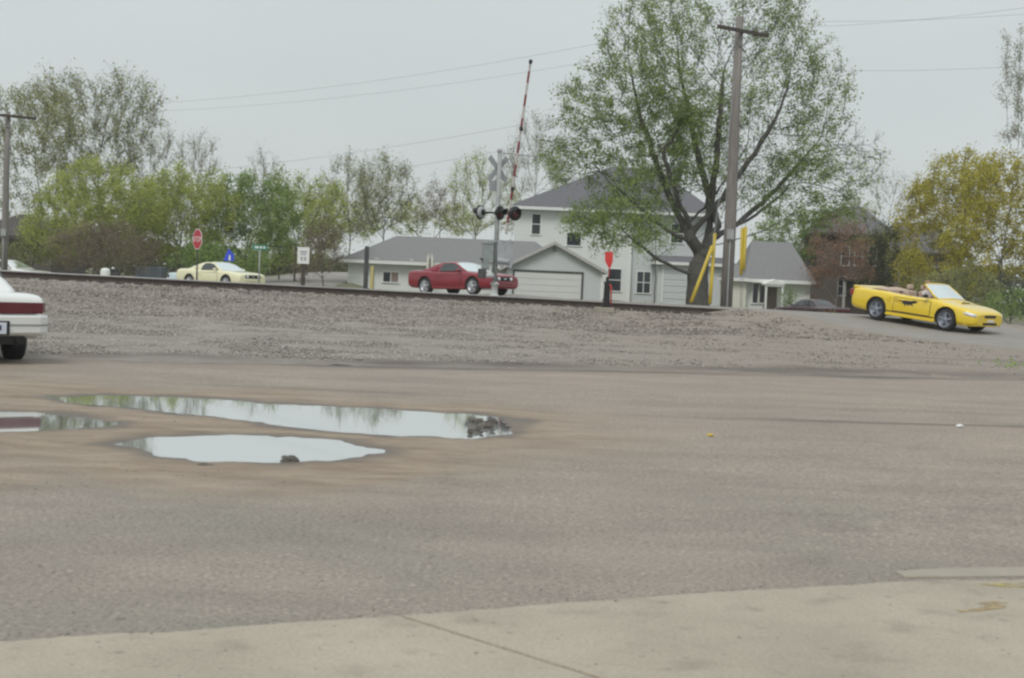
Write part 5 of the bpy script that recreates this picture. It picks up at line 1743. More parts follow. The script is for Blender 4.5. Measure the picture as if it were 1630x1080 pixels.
# two storey house behind
D = 116.0
ref = X(910, D)
hz = 0.2
h2 = empty('two_storey_house', (ref, D, hz)); tag(h2, 'two-storey white house with dark hipped roof behind the garage', 'house')
xl, xr = at(816, D, ref), at(1128, D, ref)
ez = z_at(910, 332.5, D) - hz; rz = z_at(1000, 258, D) - hz
mb = MB(); mb.box(xl, at(1004, D, ref), 0, 11, -.6, ez - .02); mb.build('wall', M['siding_white'], h2)
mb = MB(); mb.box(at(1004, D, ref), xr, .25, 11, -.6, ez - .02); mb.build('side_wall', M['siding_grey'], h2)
hip_roof(h2, xl - .55, xr + .6, -.6, 11.6, ez, rz, at(985, D, ref) - xl, 4.5, M['roof_dark'])
for px, py, w, h, bars, y in ((850, 357, .62, 1.5, 'hung', 0), (911, 381, 1.05, .95, 'none', 0), (978, 446, 1.0, 1.65, 'hung', 0), (1025, 450, 1.0, 1.6, 'cross', .25), (1075, 372, .9, 1.4, 'hung', .25)):
    window(h2, at(px, D, ref), y, z_at(px, py, D) - hz, w, h, bars)
mb = MB(); mb.box(at(1001, D, ref) - .1, at(1001, D, ref) + .12, -.03, .0, -.5, ez - .25); mb.build('corner_board', M['trim'], h2)
# low wing to the right with lap siding
mb = MB(); wt = z_at(1080, 418, D - 3) - hz; x0, x1 = X(1047, D - 3) - ref, X(1150, D - 3) - ref
mb.box(x0, x1, -3, .2, -.6, wt); mb.build('wing_wall', M['siding_grey'], h2)
hip_roof(h2, x0 - .3, x1 + .3, -3.4, .24, wt, wt + .5, .1, .1, M['roof_dark'], name='wing_roof')
dx0, dx1 = X(1056, D - 3) - ref, X(1095, D - 3) - ref
mb = MB(); mb.box(dx0 - .1, dx0, -3.05, -3, -.3, wt - .35); mb.box(dx1, dx1 + .1, -3.05, -3, -.3, wt - .35); mb.box(dx0 - .1, dx1 + .1, -3.05, -3, wt - .35, wt - .25); gd = mb.build('wing_door', M['trim'], h2)
for i in range(5):
    hh = (wt - .35) / 5
    mb = MB(); mb.box(dx0 + .01, dx1 - .01, -3.03, -3.003, i * hh + .015, (i + 1) * hh - .015); mb.build('panel', M['siding_grey'], gd, .008)

# small white cottage right of the utility pole
D = 98.0
ref = X(1195, D); hz = -.45
h3 = empty('cottage', (ref, D, hz)); tag(h3, 'small cream and white cottage with grey roof right of the utility pole', 'house')
ez = z_at(1205, 445, D) - hz
xa, xm, xb = X(1166, D) - ref, X(1187, D) - ref, X(1232, D) - ref
mb = MB(); mb.box(xa, xm, -.4, 6, -.4, ez - .01); mb.build('front_wall', M['siding_cream'], h3)
mb = MB(); mb.box(xm, X(1290, D) - ref, 0, 7, -.4, ez - .02); mb.build('wall', M['siding_white'], h3)
hip_roof(h3, xm - .2, X(1296, D) - ref, -.5, 7.5, ez, z_at(1230, 385, D + 3.5) - hz, 1.0, 1.0, M['roof_grey'])
hip_roof(h3, xa - .2, xm + .1, -.7, 6.2, ez + .03, ez + 1.0, .5, .3, M['roof_grey'], name='front_roof')
for px in (1203, 1214):
    window(h3, X(px, D) - ref, 0, z_at(px, 467, D) - hz, .32, 1.25, 'none')
px0, px1 = X(1220, D - 1.6) - ref, X(1246, D - 1.6) - ref
zc = z_at(1230, 456, D - 1.6) - hz
mb = MB(); mb.box(px0 - .1, px1 + .1, -1.7, 0, zc, zc + .12); mb.prism([(px0 - .2, zc + .12), (px1 + .2, zc + .12), ((px0 + px1) / 2, zc + .45)], -1.75, -.01, XZ)
pr_ = mb.build('porch_roof', M['trim'], h3)
for x_ in (px0, px1):
    mb = MB(); mb.box(x_ - .06, x_ + .06, -1.65, -1.53, -.4, zc); mb.build('porch_post', M['trim'], h3)
mb = MB(); xd = X(1227, D) - ref; mb.box(xd - .42, xd + .42, -.04, -.003, -.2, 1.85); mb.build('door', M['door_brown'], h3)

# dark brick house behind the red tree
def brick(name):
    m = bpy.data.materials.new(name); m.use_nodes = True
    n = m.node_tree.nodes; L = m.node_tree.links
    t = n.new('ShaderNodeTexCoord'); mpn = n.new('ShaderNodeMapping'); mpn.inputs['Rotation'].default_value = (math.pi / 2, 0, 0)
    b_ = n.new('ShaderNodeTexBrick'); b_.inputs['Scale'].default_value = 5
    b_.inputs['Color1'].default_value = (.068, .058, .048, 1); b_.inputs['Color2'].default_value = (.10, .083, .068, 1); b_.inputs['Mortar'].default_value = (.15, .13, .115, 1)
    L.new(t.outputs['Object'], mpn.inputs[0]); L.new(mpn.outputs[0], b_.inputs['Vector'])
    L.new(b_.outputs['Color'], n['Principled BSDF'].inputs['Base Color']); n['Principled BSDF'].inputs['Roughness'].default_value = .9
    return m


M['brick'] = brick('dark red brickwork')
D = 108.0
ref = X(1360, D); hz = -.5
h4 = empty('brick_house', (ref, D, hz)); tag(h4, 'two-storey dark brick house with pale window sills behind the reddish tree', 'house')
xa, xb = X(1310, D) - ref, X(1412, D) - ref
ez = z_at(1360, 372, D) - hz
mb = MB(); mb.box(xa, xb, 0, 8, -.4, ez - .02); mb.build('wall', M['brick'], h4)
hip_roof(h4, xa - .4, xb + .4, -.5, 8.5, ez, z_at(1380, 330, D + 4) - hz, 2.2, 1.5, M['roof_dark'], M['roof_brown'])
for px, py in ((1343, 408), (1364, 408), (1340, 456), (1386, 408)):
    window(h4, X(px, D) - ref, 0, z_at(px, py, D) - hz, .5, 1.3, 'hung', M['trim_grey'])
x_ = X(1357, D) - ref
mb = MB(); mb.box(x_ - 1.0, x_ + 1.3, -1.6, 0, z_at(1357, 448, D) - hz, z_at(1357, 444, D) - hz); mb.build('porch_roof', M['roof_brown'], h4)
for s in (-.9, 1.2):
    mb = MB(); mb.box(x_ + s - .08, x_ + s + .08, -1.5, -1.35, -.4, z_at(1357, 448, D) - hz); mb.build('porch_post', M['trim_grey'], h4)
mb = MB(); mb.box(x_ + .1, x_ + .95, -.04, -.003, -.2, 1.9); mb.build('door', M['door_brown'], h4)
# tan house with grey roof
D = 112.0
ref = X(1450, D); hz = -.4
M['siding_tan'] = siding('tan siding', (0.27, 0.225, 0.165), .2)
h5 = empty('tan_house', (ref, D, hz)); tag(h5, 'tan house with grey roof half hidden behind the yellow-green trees', 'house')
xa, xb = X(1420, D) - ref, X(1530, D) - ref
ez = z_at(1450, 402, D) - hz
mb = MB(); mb.box(xa, xb, 0, 9, -.4, ez - .02); mb.build('wall', M['siding_tan'], h5)
hip_roof(h5, xa - .5, xb + .5, -.5, 9.5, ez, z_at(1450, 355, D + 4.5) - hz, 1.5, 1.5, M['roof_dark'], M['roof_brown'])
for px in (1440, 1485):
    window(h5, X(px, D) - ref, 0, z_at(px, 440, D) - hz, .9, 1.3, 'hung', M['trim_grey'])
# dark house at far left
D = 100.0
ref = X(20, D); hz = 0
M['siding_dark'] = siding('dark brown siding', (0.085, 0.075, 0.065), .2)
h6 = empty('dark_house', (ref, D, hz)); tag(h6, 'dark brown house with low roof behind the far left pole', 'house')
xa, xb = X(-60, D) - ref, X(82, D) - ref
ez = z_at(70, 378, D) - hz
mb = MB(); mb.box(xa, xb, 0, 8, -.5, ez - .02); mb.build('wall', M['siding_dark'], h6)
hip_roof(h6, xa - .5, xb + .5, -.6, 8.6, ez, z_at(10, 340, D + 4) - hz, 3, 3.4, M['roof_brown'], M['roof_brown'])
D = 128.0
ref = X(1275, D); hz = -.3
h7 = empty('grey_roof_house', (ref, D, hz)); tag(h7, 'grey-roofed house seen beyond the small cottage', 'house')
xa, xb = X(1252, D) - ref, X(1345, D) - ref
ez = z_at(1290, 440, D) - hz
mb = MB(); mb.box(xa, xb, 0, 8, -.4, ez - .02); mb.build('wall', M['siding_grey'], h7)
hip_roof(h7, xa - .5, xb + .5, -.5, 8.5, ez, z_at(1290, 388, D + 4) - hz, 1.0, 1.0, M['roof_grey'])
window(h7, X(1300, D) - ref, 0, 1.3, 1.2, 1.2, 'slide')

# ------------------------------------------------------------------ more vehicles beyond the track
D = 84.0
far_white = make_saloon('white car at the far left edge showing only its roof above the rails', M['paint_white'], M['alloy'], 'car')
place(far_white, X(14, D), D, R(-20), 0.0, 2.87)
far_white.location.z = z_at(0, 413, D) - 1.40
D = 92.0
parked = make_saloon('dark maroon parked car mostly hidden behind the road rise before the brick house', M['paint_maroon'], M['alloy'], 'car')
place(parked, X(1294, D), D, R(118), 0.0, 2.87)
parked.location.z = z_at(1294, 476, D) - 1.40
D = 82.5
blue = make_saloon('pale blue car mostly hidden behind the pale yellow coupe', M['paint_blue'], M['alloy'], 'car')
place(blue, X(338, D), D, R(-36), 0.0, 2.87)
blue.location.z = z_at(280, 431, D) - 1.02
# small things beside the street at left
M['white_plastic'] = mat('white plastic', (0.68, 0.69, 0.66), rough=0.4)
D = 72.0
bx = X(168.5, D); zt = z_at(168, 427, D); z = gz(bx, D)
o = empty('storage_drum', (bx, D, z)); tag(o, 'white rounded drum behind the rails, left of the stop sign', 'drum')
mb = MB(); mb.lathe([(.22, 0), (.23, .1), (.23, zt - z - .15), (.19, zt - z - .04), (.08, zt - z)], 18); mb.build('shell', M['white_plastic'], o)
mb = MB(); mb.lathe([(.236, 0), (.245, .02), (.236, .04)], 18, Matrix.Translation((0, 0, .45))); mb.build('hoop', M['trim_grey'], o)
D = 72.5
bx = X(182.5, D); zt = z_at(182, 430, D); z = gz(bx, D)
o = empty('litter_bin', (bx, D, z)); tag(o, 'dark bin with a pale knob on its lid beside the white drum', 'bin')
mb = MB(); mb.prism([(-.22, -.2), (.22, -.2), (.22, .2), (-.22, .2)], 0, zt - z - .05); mb.build('box', M['dark_steel'], o, .02)
mb = MB(); mb.box(-.25, .25, -.23, .23, zt - z - .05, zt - z + .02); mb.build('lid', M['black'], o, .02)
mb = MB(); mb.lathe([(.05, 0), (.08, .06), (.03, .11)], 10, Matrix.Translation((-.06, 0, zt - z + .02))); mb.build('lid_knob', M['white_plastic'], o)
D = 88.0
x0, x1 = X(220, D), X(262, D); z = gz((x0 + x1) / 2, D); zt = z_at(240, 425, D)
M['skip'] = mat('blue grey painted steel', (0.13, 0.16, 0.18), (0.19, 0.215, 0.235), scale=2, rough=0.7)
o = empty('skip_container', ((x0 + x1) / 2, D, z)); tag(o, 'blue grey steel container beside the pale blue car', 'container')
w = (x1 - x0) / 2
mb = MB(); mb.prism([(-w * .9, 0), (w * .9, 0), (w, zt - z), (-w, zt - z)], -.8, .8, XZ); sh_ = mb.build('tub', M['skip'], o, .02)
for k in (-.7, -.25, .25, .7):
    mb = MB(); mb.box(w * k - .05, w * k + .05, -.87, -.80, .1, zt - z - .05); mb.build('rib', M['skip'], sh_)


# ------------------------------------------------------------------ trees
def grow(att, nodes, parent, step, kill, infl, iters, trop, rg):
    """space colonisation: branches grow towards free points of the crown"""
    N = [np.array(n, float) for n in nodes]; PA = list(parent)
    A = att.copy()
    alive = np.ones(len(A), bool)
    NN = np.array(N)
    d2 = ((A[:, None, :] - NN[None]) ** 2).sum(-1)
    near = d2.argmin(1); dist = np.sqrt(d2.min(1))
    for it in range(iters):
        m = alive & (dist < infl)
        if not m.any():
            break
        idx = near[m]
        dv = A[m] - np.array(N)[idx]
        dv /= np.linalg.norm(dv, axis=1)[:, None] + 1e-9
        u, inv = np.unique(idx, return_inverse=True)
        acc = np.zeros((len(u), 3)); np.add.at(acc, inv, dv)
        acc /= np.linalg.norm(acc, axis=1)[:, None] + 1e-9
        par = np.array(N)[u]
        pp = np.array([PA[i] if PA[i] >= 0 else i for i in u])
        pd = par - np.array(N)[pp]; pd /= np.linalg.norm(pd, axis=1)[:, None] + 1e-9
        acc = acc + 0.45 * pd + trop + rg.normal(0, .13, acc.shape)
        acc /= np.linalg.norm(acc, axis=1)[:, None] + 1e-9
        new = par + acc * step
        b = len(N)
        N.extend(list(new)); PA.extend(list(u))
        a_i = np.where(alive)[0]
        dd = np.sqrt(((A[a_i][:, None, :] - new[None]) ** 2).sum(-1))
        k = dd.argmin(1); dm = dd[np.arange(len(a_i)), k]
        better = dm < dist[a_i]
        near[a_i[better]] = b + k[better]; dist[a_i[better]] = dm[better]
        alive &= dist > kill
        if len(N) > 16000:
            break
    return np.array(N), np.array(PA)


def limb_mesh(name, N, PA, r):
    """tapered tubes along the skeleton"""
    ch = np.where(PA >= 0)[0]
    P0, P1 = N[PA[ch]], N[ch]
    r1 = r[ch]; r0 = np.minimum(r[PA[ch]], r1 * 1.35 + 0.004)
    Vs, Fs, base = [], [], 0
    for lo, hi, n in ((0.05, 9e9, 9), (0.015, 0.05, 5), (0, 0.015, 3)):
        m = (r1 >= lo) & (r1 < hi)
        if not m.any(): continue
        a, b = P0[m], P1[m]; q0, q1 = r0[m], r1[m]
        d = b - a; L = np.linalg.norm(d, axis=1)[:, None] + 1e-9; d = d / L
        b = b + d * np.where(q1 > .05, q1 * .3, np.minimum(q1 * .4, .03))[:, None]
        ref = np.where(np.abs(d[:, 2:3]) > .9, np.array([[1., 0, 0]]), np.array([[0, 0, 1.]]))
        u = np.cross(d, ref); u /= np.linalg.norm(u, axis=1)[:, None]; w = np.cross(d, u)
        t = np.arange(n) * 2 * np.pi / n
        ring = u[:, None] * np.cos(t)[None, :, None] + w[:, None] * np.sin(t)[None, :, None]
        V = np.concatenate([a[:, None] + ring * q0[:, None, None], b[:, None] + ring * q1[:, None, None]], 1)
        k = np.arange(n); f = np.stack([k, (k + 1) % n, n + (k + 1) % n, n + k], 1)
        Fc = f[None] + (np.arange(len(a)) * 2 * n)[:, None, None] + base
        Vs.append(V.reshape(-1, 3)); Fs.append(Fc.reshape(-1, 4)); base += V.shape[0] * V.shape[1]
    return np.concatenate(Vs), np.concatenate(Fs)


def twig_geo(P, Dv, L, r, base):
    """thin three-sided tapering twigs"""
    n = len(P)
    ref = np.where(np.abs(Dv[:, 2:3]) > .9, np.array([[1., 0, 0]]), np.array([[0, 0, 1.]]))
    u = np.cross(Dv, ref); u /= np.linalg.norm(u, axis=1)[:, None]; w = np.cross(Dv, u)
    t = np.arange(3) * 2 * np.pi / 3
    ring = u[:, None] * np.cos(t)[None, :, None] + w[:, None] * np.sin(t)[None, :, None]
    V = np.concatenate([P[:, None] + ring * r, (P + Dv * L[:, None])[:, None] + ring * r * .25], 1)
    f = np.array([(0, 1, 4, 3), (1, 2, 5, 4), (2, 0, 3, 5)])
    return V.reshape(-1, 3), (f[None] + (np.arange(n) * 6)[:, None, None] + base).reshape(-1, 4)


def leaf_geo(C, size, rg, droop=0.0):
    n = len(C)
    a = rg.normal(size=(n, 3)); a[:, 2] -= droop; a /= np.linalg.norm(a, axis=1)[:, None]
    b = rg.normal(size=(n, 3)); b -= a * (a * b).sum(1)[:, None]; b /= np.linalg.norm(b, axis=1)[:, None]
    s = size * rg.uniform(.6, 1.3, n)[:, None]
    V = np.stack([C, C + a * s * .55 + b * s * .32, C + a * s, C + a * s * .5 - b * s * .32], 1)
    return V.reshape(-1, 3), np.arange(4 * n).reshape(n, 4)


def tree(name, label, base, ells, natt, step, trunk_h, r_tip, bark, leafm, seed, nleaf=10, leaf=0.12, spread=0.3, ntwig=4, twigL=0.7,
         up=0.25, lean=(0, 0), stems=None, pw=2.2, cat='tree', group=None, leaf_bias=None, droop=0.0, rmax=None, twig_r=0.006):
    """ells: (cx, cy, cz, rx, ry, rz, weight) crown lobes relative to the base"""
    rg = np.random.default_rng(seed)
    E = np.array([e_[:6] for e_ in ells], float); wgt = np.array([e_[6] if len(e_) > 6 else e_[3] * e_[4] * e_[5] for e_ in ells], float)
    which = rg.choice(len(E), natt, p=wgt / wgt.sum())
    v = rg.normal(size=(natt, 3)); v /= np.linalg.norm(v, axis=1)[:, None]
    v *= (rg.random(natt) ** (1 / 2.6))[:, None]
    A = E[which, :3] + v * E[which, 3:6]
    A = A[A[:, 2] > min(0.4, trunk_h * .5)]
    if stems is None:
        k = max(2, int(trunk_h / step))
        nodes = [(lean[0] * i / k + rg.normal(0, .02), lean[1] * i / k + rg.normal(0, .02), trunk_h * i / k) for i in range(k + 1)]
        par = [-1] + list(range(k))
    else:
        nodes, par = [(0, 0, 0)], [-1]
        for (h0, x, y, z) in stems:
            # h0: height on the main stem where this stem leaves
            j = 0
            for i, nd in enumerate(nodes):
                if abs(nd[2] - h0) < abs(nodes[j][2] - h0) and abs(nd[0]) < 1.0: j = i
            p0 = np.array(nodes[j]); p1 = np.array((x, y, z)); L = np.linalg.norm(p1 - p0); k = max(2, int(L / step))
            pi = j
            for i in range(1, k + 1):
                t = i / k
                q = p0 + (p1 - p0) * t + np.array([0, 0, -.12 * L * math.sin(math.pi * t) * (0 if z < h0 else 1)]) * .5 + rg.normal(0, .03, 3)
                nodes.append(tuple(q)); par.append(pi); pi = len(nodes) - 1
    N, PA = grow(A, nodes, par, step, step * 1.7, 1e9, 140, np.array([0, 0, up]), rg)
    nch = np.zeros(len(N), int); acc = np.zeros(len(N))
    for i in range(len(N) - 1, -1, -1):
        rr = acc[i] if acc[i] > 0 else r_tip ** pw
        acc[i] = rr
        if PA[i] >= 0:
            acc[PA[i]] += rr; nch[PA[i]] += 1
    r = acc ** (1 / pw)
    if rmax:
        r = np.where(r > r_tip * 3, r_tip * 3 + (r - r_tip * 3) * (rmax - r_tip * 3) / max(r.max() - r_tip * 3, 1e-6), r)
    flare = np.exp(-np.clip(N[:, 2], 0, None) / (0.6 + r[0])) * (np.hypot(N[:, 0], N[:, 1]) < 2 * r[0])
    r = r * (1 + 0.35 * flare)
    V, Fq = limb_mesh(name, N, PA, r)
    root = empty(name, base); tag(root, label, cat, group)
    fine = np.where((nch == 0) | ((r < r_tip * 1.9) & (rg.random(len(N)) < .55)))[0]
    fine = fine[PA[fine] >= 0]
    dv = N[fine] - N[PA[fine]]; dv /= np.linalg.norm(dv, axis=1)[:, None] + 1e-9
    ti = np.repeat(np.arange(len(fine)), ntwig)
    td = dv[ti] + rg.normal(0, .45, (len(ti), 3)) + np.array([0, 0, up * .8]); td /= np.linalg.norm(td, axis=1)[:, None]
    tl = twigL * rg.uniform(.45, 1.15, len(ti))
    tp = N[fine][ti]
    V2, F2 = twig_geo(tp, td, tl, twig_r, len(V))
    trunk = link('trunk', np_mesh('trunk', np.concatenate([V, V2]), np.concatenate([Fq, F2]), True), bark, root)
    if nleaf:
        li = rg.integers(0, len(ti), len(fine) * nleaf)
        if leaf_bias is not None:
            keep = rg.random(len(li)) < np.clip(leaf_bias(tp[li]), 0, 1)
            li = li[keep]
        t = rg.uniform(.2, 1.05, len(li))
        C = tp[li] + td[li] * (tl[li] * t)[:, None] + rg.normal(0, spread * .35, (len(li), 3))
        V3, F3 = leaf_geo(C, leaf, rg, droop)
        link('crown', np_mesh('crown', V3, F3), leafm, root)
    return root


def ell(px, py, D, rxp, rzp, base, ry=None, w=None):
    """crown lobe given by its place and half extents in the photograph, at depth D, relative to base"""
    c = P(px, py, D) - np.array(base); s = F / D
    e_ = [c[0], c[1], c[2], rxp / s, (ry if ry else rxp / s * .85), rzp / s]
    if w: e_.append(w)
    return tuple(e_)


LF = {
    'maple': leaf_mat('spring maple leaf', (0.157, 0.216, 0.063), (0.372, 0.461, 0.157), (0.253, 0.335, 0.104)),
    'olive': leaf_mat('olive bud leaf', (0.200, 0.218, 0.088), (0.435, 0.451, 0.200), (0.315, 0.330, 0.141)),
    'lime': leaf_mat('lime spring leaf', (0.261, 0.310, 0.081), (0.538, 0.579, 0.176), (0.403, 0.455, 0.127)),
    'green': leaf_mat('mid green leaf', (0.159, 0.246, 0.080), (0.360, 0.477, 0.152), (0.260, 0.360, 0.115)),
    'willow': leaf_mat('yellow willow leaf', (0.304, 0.278, 0.044), (0.588, 0.525, 0.089), (0.452, 0.410, 0.065)),
    'brown': leaf_mat('brown bud', (0.181, 0.152, 0.104), (0.333, 0.282, 0.203), (0.260, 0.217, 0.152)),
    'red': leaf_mat('reddish spring leaf', (0.208, 0.127, 0.086), (0.416, 0.253, 0.178), (0.312, 0.194, 0.133)),
    'dark': leaf_mat('dark evergreen needle', (0.039, 0.047, 0.026), (0.088, 0.097, 0.051), (0.064, 0.073, 0.037)),
    'pale': leaf_mat('pale bud', (0.242, 0.249, 0.160), (0.406, 0.406, 0.274), (0.318, 0.324, 0.210)),
}

# the big tree
D = 80.0
b0 = (X(1112, D), D, -.15)
def rel(px, py, dy=0.0): p = P(px, py, D + dy) - np.array(b0); return (float(p[0]), float(p[1]), float(p[2]))
stems = [(0, *rel(1112, 425)), (3.2, *rel(1140, 320, .4)), (3.2, *rel(1075, 330, -.6)), (2.4, *rel(1165, 300, -.5)), (4.6, *rel(1090, 150, .8)), (4.4, *rel(1150, 140, -1.0)),
         (3.9, *rel(1015, 170, 1.2)), (4.2, *rel(1235, 190, -.8)), (4.0, *rel(1265, 290, .8)), (3.4, *rel(985, 300, -1.5)), (4.3, *rel(1050, 230, -1.8)), (4.5, *rel(1190, 230, 1.6)), (4.4, *rel(1120, 240, 2.0)), (3.8, *rel(1215, 300, 2.0)), (3.9, *rel(1030, 280, 2.2)), (4.2, *rel(1290, 240, 1.5)), (2.2, *rel(1000, 375, -2.2)), (3.5, *rel(1250, 350, -1.2))]
ells = [ell(1055, 80, D, 105, 100, b0), ell(1215, 85, D, 95, 100, b0), ell(1290, 150, D, 68, 95, b0), ell(960, 185, D, 80, 75, b0), ell(1110, 200, D, 130, 110, b0),
        ell(1300, 260, D, 108, 75, b0), ell(925, 255, D, 62, 45, b0), ell(1020, 300, D, 75, 60, b0), ell(970, 355, D - 2, 70, 40, b0, 2.5), ell(1290, 330, D, 75, 42, b0), ell(1005, 368, D - 2, 62, 40, b0, 2.2),
        ell(1225, 300, D, 60, 55, b0)]
big = tree('silver_maple', 'huge spreading tree with thin spring leaves and thick forked trunk behind the utility pole', b0, ells, 9500, .36, 3.0, .0080, M['bark'], LF['maple'], 5,
           nleaf=66, leaf=.125, spread=.4, ntwig=5, twigL=.85, up=.16, stems=stems, pw=2.2, rmax=.52, twig_r=.010,
           leaf_bias=lambda p: .52 + .6 * smooth(3.5, -4.0, p[:, 0]) * smooth(9, 4, p[:, 2]) + .25 * smooth(3, -3, p[:, 0]) + .55 * (vnoise(p[:, 0] * .8, p[:, 2] * .8 + p[:, 1] * .5, 4)))
# slim young tree by the house corner
D = 96.0
b0 = (X(1043, D), D, 0.0)
tree('young_tree', 'slim young tree with a thin trunk before the two-storey house windows', b0, [ell(1043, 385, D, 38, 42, b0)], 260, .32, 2.6, .008, M['bark'], LF['green'], 12, nleaf=14, leaf=.14, twigL=.6, up=.2)

